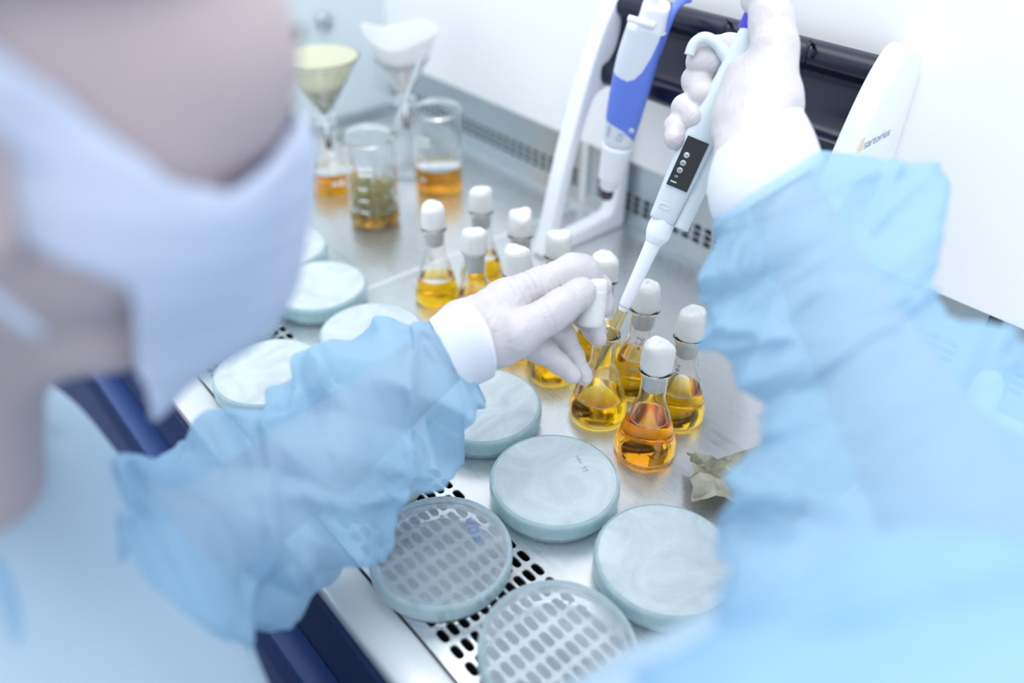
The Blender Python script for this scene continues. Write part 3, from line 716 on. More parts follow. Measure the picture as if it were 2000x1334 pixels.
# ------------------------------------------------------------------ petri dishes
DG = 'covered glass petri dishes on the slotted worktop'
def petri_dish(x, y, kind, label, rot=0.0):
    root = tag(empty('petri_dish', (x, y, 0.0008), rot), label, 'petri dish', DG)
    base = smooth_prof([(0.0440, 0), (0.0458, 0.0006), (0.0466, 0.0025), (0.0468, 0.008), (0.0468, 0.0165)], 4)
    inn = [(0.0452, 0.0165), (0.0451, 0.004), (0.0440, 0.0022)]
    o = link('dish_base', *lathe([(0, 0)] + [tuple(p) for p in base] + inn + [(0, 0.0020)], 96, False), 'dish_side' if kind == 'frost' else 'glass', root, auto=30); weld(o)
    o = link('agar_layer', *lathe([(0, 0.0023), (0.0445, 0.0026), (0.0449, 0.0060), (0, 0.0056)], 96, False), 'agar' if kind == 'frost' else 'dish_clear', root); weld(o)
    if kind != 'frost': bpy.data.objects.remove(o)
    zt = 0.0215
    side = smooth_prof([(0.0500, 0.0085), (0.0501, 0.013), (0.0500, zt - 0.0035), (0.0492, zt - 0.0010), (0.0470, zt)], 4)
    pr = [tuple(p) for p in side]; ins = [(0.0462, zt - 0.0017), (0.0480, zt - 0.0030), (0.0484, 0.012), (0.0484, 0.0085)]
    o = link('lid_rim', *lathe(pr + ins, 96, True), 'dish_side', root, auto=50); weld(o)
    o = link('lid_top', *lathe([(0, zt - 0.0017), (0.0463, zt - 0.00165), (0.0469, zt - 0.0001), (0.0450, zt), (0.0444, zt - 0.0004), (0, zt - 0.0004)], 96, False), 'dish_frost' if kind == 'frost' else 'dish_clear', root, auto=30); weld(o)
    return root
petri_dish(-0.768, 0.318, 'frost', 'frosted petri dish farthest back, half hidden by the face mask', 0.3)
petri_dish(-0.6688, 0.3085, 'frost', 'frosted petri dish left of the stoppered flasks, fully visible', 1.1)
petri_dish(-0.672, 0.205, 'frost', 'frosted petri dish at the far left behind the blurred mask', 2.0)
petri_dish(-0.5674, 0.2028, 'frost', 'scratched frosted petri dish touching the upper edge of the blue left sleeve', 2.9)
petri_dish(-0.5622, 0.3064, 'frost', 'frosted petri dish tucked behind the cuff end of the blue left sleeve', 4.0)
d6 = petri_dish(-0.4100, 0.3215, 'frost', 'petri dish below the left wrist, right of the sleeve', 0.8)
d7 = petri_dish(-0.3065, 0.3089, 'frost', 'frosted petri dish with faint blue writing in front of the front flask', 1.7)
d8 = petri_dish(-0.3079, 0.2020, 'clear', 'clear petri dish over the slots with the grille showing through', 0.0)
petri_dish(-0.2007, 0.2130, 'clear', 'clear petri dish nearest the viewer at the bottom edge, slots showing through', 0.6)
petri_dish(-0.2021, 0.3170, 'frost', 'cloudy petri dish beside the crumpled brown paper, under the right sleeve', 5.0)
petri_dish(-0.4150, 0.2080, 'clear', 'petri dish almost covered by the hanging blue left sleeve', 1.0)
petri_dish(-0.2070, 0.5330, 'clear', 'petri dish just showing beside the right sleeve, farthest from the viewer on that side', 1.0)
def lid_note(root, s, unit, x, y, ang, mat='blue_plastic'):
    V, F = writing(s, unit, False); c, s_ = math.cos(ang), math.sin(ang)
    link('handwritten_mark', [(x + v[0] * c - v[1] * s_, y + v[0] * s_ + v[1] * c, 0.0216 + v[2] * 0.3) for v in V], F, mat, root)
INKP = pbr('faded_blue_ink', (0.30, 0.45, 0.62), 0.6)
INKD = pbr('pen_blue_ink', (0.16, 0.28, 0.60), 0.6)
d7.rotation_euler[2] = 0; d8.rotation_euler[2] = 0
g = G(1135, 905, 0.0222); lid_note(d7, 'oav 99', 0.0011, g[0] + 0.3065, g[1] - 0.3089, -0.35, INKP)
g = G(925, 1035, 0.0222); lid_note(d8, 'vax', 0.0030, g[0] + 0.3079, g[1] - 0.2020, -0.35, INKD)

# ------------------------------------------------------------------ crumpled paper
def packet():
    rs = np.random.RandomState(3); n, m = 15, 11; V = []
    c = np.array([-0.215, 0.425]); ux = norm(np.array([0.72, 0.69])); uy = np.array([-ux[1], ux[0]])
    for j in range(m):
        for i in range(n):
            u = i / (n - 1) - 0.5; v = j / (m - 1) - 0.5
            p = c + ux * u * 0.085 + uy * v * 0.060 * (1 + 0.3 * math.sin(u * 6))
            z = 0.013 + 0.009 * abs(math.sin(u * 9 + v * 5)) * (1 - abs(2 * v) ** 3) + 0.006 * abs(math.sin(v * 11 - u * 3)) + rs.rand() * 0.003 - 0.010 * max(0, abs(v) * 2 - 0.6)
            V.append((p[0] + rs.randn() * 0.0008, p[1] + rs.randn() * 0.0008, max(z, 0.0015)))
    F = []
    for j in range(m - 1):
        for i in range(n - 1):
            a = j * n + i
            F += [(a, a + 1, a + n + 1), (a, a + n + 1, a + n)] if (i + j) % 2 else [(a, a + 1, a + n), (a + 1, a + n + 1, a + n)]
    o = link('crumpled_paper', V, F, 'kraft', smooth=False)
    s = o.modifiers.new('thick', 'SOLIDIFY'); s.thickness = 0.0006; s.offset = 1
    return tag(o, 'crumpled olive brown wrapping paper lying beside the right sleeve', 'paper')
packet()

# ------------------------------------------------------------------ pipette stand
st = tag(empty('pipette_stand', (-0.44, 0.62, 0)), 'white pipette stand with black cross trough between two end frames', 'stand')
so = np.array([0.44, -0.62, 0])
outer = smooth_prof([(0.548, 0.004), (0.560, 0.045), (0.577, 0.115), (0.604, 0.200), (0.624, 0.250), (0.643, 0.279), (0.658, 0.287), (0.672, 0.280), (0.682, 0.262), (0.6825, 0.20), (0.6825, 0.10), (0.6825, 0.004)], 4)
outer = [tuple(p) for p in outer] + [(0.680, 0.0008), (0.552, 0.0008)]
hole = [tuple(p) for p in smooth_prof([(0.572, 0.024), (0.582, 0.070), (0.594, 0.120), (0.610, 0.166), (0.622, 0.180), (0.650, 0.184), (0.664, 0.178), (0.668, 0.160), (0.668, 0.06), (0.662, 0.030), (0.650, 0.022), (0.600, 0.018), (0.578, 0.018)], 3)]
for (x0, x1) in ((-0.604, -0.583), (-0.305, -0.284)):
    V, F = prism(outer, x0, x1, bev=0.003, hole=hole)
    link('end_frame', [np.array(v) + so for v in V], F, 'white_plastic', st, auto=40)
    V, F = prism([(0.572, 0.024), (0.576, 0.022), (0.613, 0.166), (0.609, 0.168)], (x0 + x1) / 2 - 0.001, (x0 + x1) / 2 + 0.001)
    link('frame_seam', [np.array(v) + so for v in V], F, 'grey_plastic2', st, smooth=False)
tr = smooth_prof([(0.652, 0.2765), (0.643, 0.275), (0.6365, 0.268), (0.6375, 0.260), (0.643, 0.2545), (0.645, 0.249), (0.644, 0.238), (0.640, 0.224), (0.632, 0.213), (0.624, 0.209), (0.621, 0.205), (0.6215, 0.194), (0.626, 0.188)], 4)
poly = [tuple(p) for p in tr] + [(0.640, 0.190), (0.660, 0.225), (0.664, 0.262), (0.660, 0.272)]
V, F = prism(poly, -0.584, -0.304)
link('trough', [np.array(v) + so for v in V], F, 'black_gloss', st, auto=50)
V, F = prism([(0.665, 0.196), (0.6675, 0.196), (0.6675, 0.203), (0.665, 0.203)], -0.584, -0.304)
link('rear_rod', [np.array(v) + so for v in V], F, 'grey_plastic2', st)
for k in range(3):
    xx = -0.530 + 0.085 * k
    link('hanger_hook', *[(lambda VF: [np.array(v) + so for v in VF[0]])(tube([(xx, 0.640, 0.2745), (xx, 0.633, 0.279), (xx, 0.6295, 0.272), (xx, 0.630, 0.262)], 0.0018, 8)), tube([(0, 0, 0), (0, 0, 1), (0, 0, 2), (0, 0, 3)], 1, 8)[1]], 'black_gloss', st)
c = pX(1714, 270, -0.2838)
V, F = place_text('sartorius', 0.0112, c, (0, 1, 0.05), (0, -0.05, 1), lift=0.0003)
link('brand_lettering', [v + so for v in V], F, 'print_grey', st, smooth=False)
c = pX(1682, 283, -0.2838); parts = []
for k in range(4):
    a = c + np.array([0.0004, -0.004, -0.0055 + 0.003 * k]); parts.append(([a, a + [0, 0.008, 0.0004], a + [0, 0.008, 0.0018], a + [0, 0, 0.0014]], [(0, 1, 2, 3)]))
V, F = join(parts); link('brand_emblem', [np.array(v) + so for v in V], F, 'print_orange', st, smooth=False)

# ------------------------------------------------------------------ pipettes
def s_at(A, B, ypx):
    a = np.array(B) - np.array(A); L = np.linalg.norm(a); lo, hi = -0.3, 1.5
    def yy(t):
        c = R.T @ (np.array(A) + a * t - O); return 667 - F_PX * c[1] / -c[2]
    for _ in range(50):
        m = (lo + hi) / 2
        if yy(m) > ypx: lo = m
        else: hi = m
    return lo * L
def dense(rings, sub=8): return [tuple(r) for r in smooth_prof(rings, sub)]
# --- hanging pipette
A2 = pY(1184, 385, 0.598); B2 = pY(1270, -10, 0.586); up2 = O - (A2 + B2) / 2
S2 = lambda y: s_at(A2, B2, y)
hp = tag(empty('pipette', A2), 'white and blue pipette hanging on the stand, black nose down', 'pipette')
def off(V): return [np.array(v) - A2 for v in V]
body = dense([(S2(276), 0.0150, 0.0120, 2.6, 0, 0), (S2(262), 0.0160, 0.0130, 2.8, 0, 0), (S2(200), 0.0185, 0.0145, 3.0, 0, 0), (S2(120), 0.0195, 0.0150, 3.0, 0.001, 0), (S2(60), 0.0185, 0.0150, 3.0, 0.003, 0), (S2(52), 0.0183, 0.0150, 3.0, 0.0035, 0)], 44)
V, F, (ax2, wx2, dz2) = frame_loft(A2, B2, body, up2, 260)
W_, B_ = [], []
y_s = {}
for f in F:
    if len(f) > 4: W_.append(f); continue
    c = np.mean([V[i] for i in f], axis=0) - A2; s = c @ ax2; v = (c @ wx2) / 0.0185; fr = c @ dz2
    t = (s - S2(276)) / (S2(52) - S2(276))
    vv = v if fr > -0.002 else 1.0
    upb = np.interp(vv, [-1, -0.55, -0.2, 0.15, 0.45, 0.7, 0.9, 1.0], [0.63, 0.615, 0.605, 0.64, 0.71, 0.82, 0.96, 1.2])
    lob = np.interp(vv, [-1, -0.4, 0.1, 0.5, 0.85, 1.0], [0.215, 0.195, 0.165, 0.12, 0.06, 0.0])
    (B_ if lob < t < upb else W_).append(f)
link('handle', off(V), W_, 'grey_plastic2', hp); link('blue_grip', off(V), B_, 'blue_plastic', hp)
top = dense([(S2(52), 0.0140, 0.0140, 3, 0.0065, 0), (S2(30), 0.0130, 0.0135, 3, 0.0070, 0), (S2(8), 0.0125, 0.0130, 3, 0.0075, 0), (S2(5), 0.0110, 0.0115, 3, 0.0075, 0)], 4)
V, F, _ = frame_loft(A2, B2, top, up2, 48); link('head_housing', off(V), F, 'white_plastic', hp)
e0 = A2 + ax2 * S2(30) - wx2 * 0.0155 + dz2 * 0.012; e1 = A2 + ax2 * S2(34) + wx2 * 0.010 + dz2 * 0.014
link('ejector_bar', *(lambda T: (off(T[0]), T[1]))(tube([e0, e0 * 0.97 + e1 * 0.03, e1 * 0.97 + e0 * 0.03, e1], [0.0015, 0.0030, 0.0034, 0.002], 14)), 'white_plastic', hp)
h0 = A2 + ax2 * S2(16) + wx2 * 0.016
hk = [h0 + ax2 * -0.040 + wx2 * 0.002, h0 + ax2 * -0.018 + wx2 * 0.004, h0 + wx2 * 0.007 - dz2 * 0.004, h0 + ax2 * 0.0045 + wx2 * 0.013 - dz2 * 0.018, h0 + ax2 * 0.0030 + wx2 * 0.0195 - dz2 * 0.030]
link('finger_hook', *(lambda T: (off(T[0]), T[1]))(tube(smooth_prof(hk, 5), [0.004] * 21, 12)), 'blue_plastic', hp)
V, F, _ = frame_loft(A2, B2, [(S2(8), 0.0045, 0.0045, 2, 0.004, 0), (S2(-25), 0.0045, 0.0045, 2, 0.004, 0), (S2(-26), 0.008, 0.008, 2, 0.004, 0), (S2(-45), 0.008, 0.008, 2, 0.004, 0)], up2, 32); link('plunger', off(V), F, 'white_plastic', hp, auto=40)
cup = dense([(S2(349), 0.0118, 0.0118, 2, 0, 0), (S2(345), 0.0131, 0.0131, 2, 0, 0), (S2(335), 0.0135, 0.0135, 2, 0, 0), (S2(300), 0.0150, 0.0150, 2, 0, 0), (S2(284), 0.0158, 0.0155, 2.2, 0, 0), (S2(281), 0.0150, 0.0150, 2.2, 0, 0)], 4)
V, F, _ = frame_loft(A2, B2, cup, up2, 48); link('lower_barrel', off(V), F, 'white_plastic', hp)
V, F, _ = frame_loft(A2, B2, [(S2(366), 0.0085, 0.0085, 2, 0, 0), (S2(363), 0.0098, 0.0098, 2, 0, 0), (S2(347), 0.0100, 0.0100, 2, 0, 0)], up2, 40); link('nose_collar', off(V), F, 'white_plastic', hp, auto=40)
V, F, _ = frame_loft(A2, B2, [(S2(386), 0.0058, 0.0058, 2, 0, 0), (S2(383), 0.0068, 0.0068, 2, 0, 0), (S2(364), 0.0074, 0.0074, 2, 0, 0)], up2, 40); link('nose_cone', off(V), F, 'black_gloss', hp, auto=40)
def on_body2(y, v, s, size, mat, name):
    o_ = A2 + ax2 * S2(y) + wx2 * v + dz2 * (0.0150 if y < 230 else 0.0140)
    V, F = place_text(s, size, o_, ax2, -wx2, lift=0.0002); link(name, off(V), F, mat, hp, smooth=False)
on_body2(258, 0.0005, 'C', 0.0085, 'print_grey', 'printed_mark'); on_body2(249, 0.0015, 'E', 0.0085, 'print_grey', 'printed_mark')
parts = []
for k in range(7):
    o_ = A2 + ax2 * (S2(258) + k * 0.0018) - wx2 * 0.0118 + dz2 * 0.0128
    parts.append(([o_ - wx2 * 0.002, o_ + wx2 * 0.0018 + dz2 * 0.001, o_ + wx2 * 0.0018 + ax2 * 0.0008 + dz2 * 0.001, o_ - wx2 * 0.002 + ax2 * 0.0008], [(0, 1, 2, 3)]))
V, F = join(parts); link('printed_code', off(V), F, 'print_grey', hp, smooth=False)
o_ = A2 + ax2 * S2(238) + wx2 * 0.0105 + dz2 * 0.0138
V, F = box((-0.0022, -0.0022, -0.0004), (0.0022, 0.0022, 0.0006), 0.0003)
link('volume_window', off([o_ + wx2 * v[0] + ax2 * v[1] + dz2 * v[2] for v in V]), F, 'white_plastic', hp)
link('volume_window_mark', off([o_ + wx2 * v[0] * 0.35 + ax2 * v[1] * 0.45 + dz2 * (v[2] + 0.0007) for v in V]), F, 'black_display', hp)

# --- pipette in use
A1 = P(1163, 722, 0.672); B1 = P(1465, 60, 0.575); up1 = O - (A1 + B1) / 2
S1 = lambda y: s_at(A1, B1, y)
pp1 = tag(empty('pipette', A1), 'pale grey pipette with black display held upright in the gloved right hand', 'pipette')
def off1(V): return [np.array(v) - A1 for v in V]
def lf(name, rings, mat, n=40, sub=5, auto=None, parent=pp1):
    V, F, fr = frame_loft(A1, B1, dense(rings, sub) if sub else rings, up1, n); o = link(name, off1(V), F, mat, parent, auto=auto); return o, fr
_, (ax1, wx1, dz1) = lf('disposable_tip', [(0, 0.0010, 0.0010, 2, 0, 0), (S1(690), 0.0028, 0.0028, 2, 0, 0), (S1(640), 0.0042, 0.0042, 2, 0, 0), (S1(632), 0.0043, 0.0043, 2, 0, 0), (S1(606), 0.0046, 0.0046, 2, 0, 0)], 'tip')
lf('tip_liquid', [(0.001, 0.0005, 0.0005, 2, 0, 0), (S1(690), 0.0020, 0.0020, 2, 0, 0), (S1(649), 0.0033, 0.0033, 2, 0, 0), (S1(648), 0.0032, 0.0032, 2, 0, 0)], pbr('tip_fill', (0.62, 0.50, 0.22), 0.2, trans=0.3))
lf('tip_cone', [(S1(607), 0.0038, 0.0038, 2, 0, 0), (S1(596), 0.0042, 0.0042, 2, 0, 0), (S1(593), 0.0050, 0.0050, 2, 0, 0), (S1(540), 0.0055, 0.0055, 2, 0, 0), (S1(480), 0.0063, 0.0063, 2, 0, 0), (S1(472), 0.0072, 0.0072, 2, 0.0002, 0), (S1(460), 0.0096, 0.0092, 2, 0.0005, 0), (S1(445), 0.0100, 0.0095, 2, 0, 0), (S1(425), 0.0095, 0.009, 2, 0, 0)], 'white_plastic')
lf('handle', [(S1(431), 0.0090, 0.0075, 3, -0.0010, 0), (S1(428), 0.0104, 0.0090, 3.2, -0.0012, 0), (S1(400), 0.0110, 0.0098, 3.4, -0.0012, 0), (S1(340), 0.0122, 0.0105, 3.4, -0.0012, 0), (S1(270), 0.0126, 0.0108, 3.2, -0.0010, 0), (S1(230), 0.0118, 0.0108, 2.8, 0.000, 0), (S1(150), 0.0105, 0.0105, 2.6, 0.001, 0), (S1(90), 0.0095, 0.0100, 2.6, 0.001, 0), (S1(60), 0.0080, 0.0085, 2.4, 0.001, 0), (S1(56), 0.0060, 0.0065, 2.4, 0.001, 0)], 'grey_plastic', 64)
lf('tip_ejector', [(S1(432), 0.0052, 0.0060, 2.4, 0.0148, 0.001), (S1(428), 0.0066, 0.0074, 2.4, 0.0148, 0.001), (S1(423), 0.0060, 0.0066, 2.4, 0.0146, 0.001), (S1(340), 0.0058, 0.0066, 2.2, 0.0148, 0.001), (S1(250), 0.0052, 0.0064, 2.2, 0.0140, 0.001), (S1(150), 0.0040, 0.005, 2.2, 0.0100, 0.001)], 'grey_plastic')
# display and its digits on the front face
def face_patch(y0, y1, v0, v1, hd, name, mat, parent, skew=0.0, thick=0.0006):
    a0 = S1(y0); a1 = S1(y1); pts = [(a0, v0), (a0 + skew, v1), (a1 + skew, v1), (a1, v0)]
    V = [A1 + ax1 * s + wx1 * v + dz1 * (hd + h) for h in (0, thick) for (s, v) in pts]
    return link(name, off1(V), [(3, 2, 1, 0), (4, 5, 6, 7), (0, 1, 5, 4), (1, 2, 6, 5), (2, 3, 7, 6), (3, 0, 4, 7)], mat, parent, smooth=False)
disp = face_patch(366, 273, -0.0096, 0.0072, 0.0098, 'display', 'black_display', pp1, 0.0, 0.0016)
def disp_shape(s, v, r, name, mat):
    V, F = lathe([(0, 0.0004), (r * 0.9, 0.0004), (r, 0)], 24, False)
    c0 = A1 + ax1 * s + wx1 * v + dz1 * 0.01145
    link(name, off1([c0 + wx1 * p[0] + ax1 * p[1] + dz1 * p[2] for p in V]), F, mat, disp)
for k, y in enumerate((306, 321, 335)):
    disp_shape(S1(y), -0.0045, 0.0022, 'display_digit', 'display_digit')
    V, F = place_text('0' if k else '1', 0.0040, A1 + ax1 * S1(y) - wx1 * 0.0045 + dz1 * 0.0121, ax1, -wx1); link('digit_stroke', off1(V), F, 'black_display', disp, smooth=False)
V, F = place_text('0', 0.0036, A1 + ax1 * S1(347) - wx1 * 0.0050 + dz1 * 0.0117, ax1, -wx1); link('display_digit', off1(V), F, 'display_digit', disp, smooth=False)
parts = [(off1([A1 + ax1 * (S1(359) + k * 0.0012) + wx1 * v + dz1 * 0.0117 for (k, v) in ((0, -0.0078), (0, -0.003), (1, -0.003), (1, -0.0078))]), [(0, 1, 2, 3)])]
link('display_bar', *join(parts), 'print_pale', disp, smooth=False)
tor = []
for k in range(24):
    a = 2 * math.pi * k / 24; tor.append(A1 + ax1 * (S1(404) + 0.0020 * math.sin(a)) + wx1 * (-0.0035 + 0.0042 * math.cos(a)) + dz1 * 0.0099)
V, F = tube(tor + [tor[0], tor[1]], 0.0004, 6); link('release_slot', off1(V), F, 'grey_plastic2', pp1)
hook = [P(1438, 150, 0.585), P(1418, 110, 0.583), P(1398, 84, 0.582), P(1376, 74, 0.583), P(1356, 84, 0.585), P(1346, 108, 0.588)]
V, F = tube(smooth_prof(hook, 5), [0.0048] * 8 + [0.0042] * 10 + [0.0038] * 8, 14); link('finger_hook', off1(V), F, 'grey_plastic', pp1)
lf('plunger_rod', [(S1(60), 0.0042, 0.0042, 2, 0.001, 0), (S1(35), 0.0042, 0.0042, 2, 0.001, 0)], 'grey_plastic2', 24, 0)
lf('plunger_button', [(S1(62), 0.0078, 0.0078, 2, -0.0005, 0), (S1(58), 0.0088, 0.0088, 2, -0.0005, 0), (S1(30), 0.0088, 0.0088, 2, -0.0005, 0), (S1(26), 0.0075, 0.0075, 2, -0.0005, 0)], 'violet_plastic', 32, 0, 40)

# ------------------------------------------------------------------ person
left_hand = [chain([(898, 640, .572, 16.5), (984, 590, .584, 15.5)]),
             chain([(898, 640, .572, 16), (930, 680, .573, 16.5), (975, 672, .568, 16.5)]),
             chain([(915, 655, .585, 18), (1000, 622, .604, 15)]),
             chain([(950, 650, .575, 19), (1000, 618, .586, 15)]),
             chain([(984, 588, .586, 15.0), (1055, 558, .590, 13.2), (1118, 529, .594, 12.2), (1138, 530, .598, 11.4), (1166, 560, .610, 9.6), (1176, 590, .616, 8.2), (1177, 602, .616, 7.0)]),
             chain([(945, 678, .570, 15.5), (1008, 652, .564, 16.2), (1078, 612, .569, 12.4), (1098, 598, .571, 12.0), (1128, 577, .578, 10.8), (1138, 570, .580, 10.0)]),
             chain([(1000, 622, .604, 14), (1085, 590, .625, 11.5), (1130, 608, .628, 9.8), (1160, 640, .622, 8.6), (1167, 660, .620, 7.2)]),
             chain([(995, 640, .602, 14), (1072, 640, .610, 11.0), (1098, 655, .612, 9.4), (1120, 695, .612, 8.0), (1140, 733, .611, 6.0), (1143, 740, .611, 4.6)]),
             chain([(985, 662, .590, 13), (1040, 672, .592, 10.5), (1062, 686, .593, 9.0), (1092, 710, .594, 7.6), (1116, 731, .595, 5.8), (1121, 736, .595, 4.6)])]
right_hand = [chain([(1488, 300, .530, 24), (1490, 205, .552, 23), (1486, 150, .566, 19)]),
              chain([(1455, 320, .535, 20), (1450, 240, .560, 18), (1452, 160, .580, 15)]),
              chain([(1500, 200, .548, 21), (1513, 95, .552, 15.5), (1506, 40, .556, 14.5), (1496, -10, .560, 13.0), (1478, -2, .566, 11)]),
              chain([(1475, 135, .585, 14), (1425, 96, .618, 11), (1392, 100, .612, 10.4), (1372, 112, .598, 10.4)]),
              chain([(1365, 122, .598, 8.5), (1390, 118, .596, 10)]),
              chain([(1470, 165, .590, 14), (1415, 150, .626, 11.5), (1362, 158, .606, 11.0), (1372, 184, .596, 10.4)]),
              chain([(1460, 200, .590, 13), (1400, 205, .622, 11), (1340, 213, .606, 10.6), (1356, 231, .598, 9.6)]),
              chain([(1450, 235, .585, 12), (1380, 245, .615, 9.5), (1322, 246, .606, 8.6), (1317, 272, .601, 8.0)])]
def hand_field(groups, base_n, k_root, k_fing, wr_seed, scale=1.0, dr=0.0, wr=0.0005):
    """palm capsules blend widely; each finger is one chain that blends only with the palm"""
    def fn(X):
        palm = None
        for g in groups[:base_n]:
            for (a, b, ra, rb) in g:
                c = cap_sdf(X, a, b, ra - dr, rb - dr); palm = c if palm is None else smin(palm, c, k_root)
        out = palm
        for g in groups[base_n:]:
            f = None
            for (a, b, ra, rb) in g:
                c = cap_sdf(X, a, b, ra - dr, rb - dr); f = c if f is None else smin(f, c, k_fing)
            # fingers only merge where they leave the palm
            dist = np.linalg.norm(X - g[0][0], axis=1); kk = np.where(dist < g[0][2] * 2.2, 0.006, 0.0012)
            h = np.clip(0.5 + 0.5 * (f - out) / kk, 0, 1); out = f + (out - f) * h - kk * h * (1 - h)
        if wr: 
            n1 = wave_noise(X, wr_seed, 260, 2); n2 = 1 - np.abs(wave_noise(X, wr_seed + 5, 150, 2))
            out = out - wr * n1 - wr * 1.3 * np.clip(n2 - 0.75, 0, 1) * 3
        return out
    return fn
def sdf_object(name, fn, lo, hi, h, mat, parent, smooth_it=2):
    V, F = surface_nets(fn, lo, hi, h)
    o = link(name, V, F, mat, parent)
    if smooth_it:
        s = o.modifiers.new('relax', 'SMOOTH'); s.iterations = smooth_it; s.factor = 0.5
    return o
flat = lambda gs: [c for g in gs for c in g]

HC = P(-50, 190, 0.262)                       # head centre
FWD = norm([0.10, 0.90, -0.38]); SID = norm(np.cross(FWD, [0, 0, 1])); UPH = np.cross(SID, FWD)   # face direction, right side, crown
def hp_(f, s, u): return HC + FWD * f + SID * s + UPH * u
head_caps = [(hp_(-0.018, 0, 0.020), hp_(0.018, 0, 0.026), 0.078, 0.074), (hp_(0.02, 0, -0.02), hp_(0.045, 0, -0.065), 0.060, 0.036),
             (hp_(0.030, -0.038, -0.015), hp_(0.030, 0.038, -0.015), 0.036, 0.036),
             (hp_(0.088, 0, 0.018), hp_(0.104, 0, -0.014), 0.009, 0.012), (hp_(0.052, -0.03, 0.034), hp_(0.052, 0.03, 0.034), 0.034, 0.034),
             (hp_(-0.03, 0, -0.03), np.array([-0.345, -0.065, 0.17]), 0.052, 0.062)]
ears = [(hp_(-0.012, s * 0.074, 0.012), hp_(-0.004, s * 0.078, -0.016), 0.014, 0.010) for s in (-1, 1)]
SHL, SHR = np.array([-0.50, -0.045, 0.125]), np.array([-0.135, -0.070, 0.115])
ELR = P(1990, 1220, 0.285); ELL = P(340, 1090, 0.445)
WRL = P(905, 660, 0.573); WRR = P(1487, 300, 0.530)
arm_caps = [(SHL, ELL, 0.042, 0.030), (ELL, P(620, 895, .522), 0.030, 0.029), (P(620, 895, .522), WRL, 0.029, 0.020), (SHR, ELR, 0.036, 0.030), (ELR, P(1640, 600, .448), 0.032, 0.025), (P(1640, 600, .448), WRR, 0.025, 0.020)]
torso_caps = [(np.array([-0.47, -0.05, 0.11]), np.array([-0.19, -0.055, 0.12]), 0.060, 0.060), (np.array([-0.335, -0.075, 0.08]), np.array([-0.335, -0.10, -0.45]), 0.115, 0.110),
              (np.array([-0.40, -0.07, 0.06]), np.array([-0.27, -0.075, 0.06]), 0.10, 0.10)]
def body_fn(X):
    d = smin(caps_field(torso_caps, 0.03)(X), caps_field(arm_caps, 0.008)(X), 0.012)
    d = smin(d, caps_field(head_caps, 0.022)(X), 0.02); d = smin(d, caps_field(ears, 0.004)(X), 0.006)
    d = smin(d, hand_field(left_hand, 4, 0.012, 0.004, 1, 1, 0.0022, 0)(X), 0.006)
    d = smin(d, hand_field(right_hand, 2, 0.014, 0.004, 1, 1, 0.0022, 0)(X), 0.006)
    return d
def body_masked(X):
    return body_fn(X)
person = sdf_object('person', body_masked, (-0.60, -0.22, -0.55), (0.03, 0.60, 0.45), 0.0045, 'skin', None, 2)
tag(person, 'person in pale blue gown, face mask and white gloves pipetting amber liquid, head bent forward', 'person')

lo, hi = bounds(flat(left_hand), 0.008)
# cross ridges where the stretched latex bunches up
ridges = [(left_hand[4][0][0], left_hand[4][1][1], 0.0046, 0.0007, 0.05, 0.85), (left_hand[5][1][0], left_hand[5][2][0], 0.0052, 0.0006, 0.55, 1.0),
          (left_hand[5][2][1], left_hand[5][4][1], 0.0042, 0.0006, 0.0, 0.8), (left_hand[1][0][0], left_hand[5][1][0], 0.0075, 0.0005, 0.1, 0.8), (left_hand[0][0][0], left_hand[0][0][1], 0.0085, 0.0005, 0.2, 0.95)]
_lf = hand_field(left_hand, 4, 0.012, 0.0045, 21)
def left_glove(X):
    d = _lf(X)
    for (a, b, sp, am, t0, t1) in ridges:
        ab = b - a; L_ = np.linalg.norm(ab); t = ((X - a) @ ab) / L_ ** 2; r = np.linalg.norm(X - (a + np.clip(t, 0, 1)[:, None] * ab), axis=1)
        m = np.clip((t - t0) / 0.12, 0, 1) * np.clip((t1 - t) / 0.12, 0, 1) * np.clip((0.020 - r) / 0.004, 0, 1)
        w = wave_noise(X, 77, 120, 1); d = d - am * m * np.sin(6.2832 * (t * L_ / sp + 0.5 * w)) * (0.6 + 0.5 * w)
    return d
gl = sdf_object('glove', left_glove, lo, hi, 0.0010, 'glove', person, 2)
lo, hi = bounds(flat(right_hand), 0.008)
gr_ = sdf_object('glove', hand_field(right_hand, 2, 0.014, 0.0045, 33), lo, hi, 0.0013, 'glove', person, 2)

def ring_loft(rings, nseg, nth, thick, disp=None, tilt=None):
    """rings: (ux,uy, lx,ly, depth) contour pairs -> tube whose silhouette follows them, full round section"""
    U = [P(r[0], r[1], r[4]) for r in rings]; Lw = [P(r[2], r[3], r[4]) for r in rings]
    U = np.array(smooth_prof(U, nseg)); Lw = np.array(smooth_prof(Lw, nseg)); C = (U + Lw) / 2; M = (U - Lw) / 2
    V = []; F = []; m = len(C)
    for i in range(m):
        t = norm(C[min(i + 1, m - 1)] - C[max(i - 1, 0)]); r = np.linalg.norm(M[i]); mn = -norm(C[i] - O); mn = norm(mn - M[i] * (mn @ M[i]) / r ** 2 + t * (tilt(i / (m - 1)) if tilt else 0))
        for k in range(nth):
            a = 2 * math.pi * k / nth; s = i / (m - 1)
            d = 1.0 + (disp(s, a) if disp else 0)
            V.append(C[i] + (M[i] * math.cos(a) + mn * r * thick * math.sin(a)) * d)
    for i in range(m - 1):
        for k in range(nth): F.append((i * nth + k, i * nth + (k + 1) % nth, (i + 1) * nth + (k + 1) % nth, (i + 1) * nth + k))
    return V, F
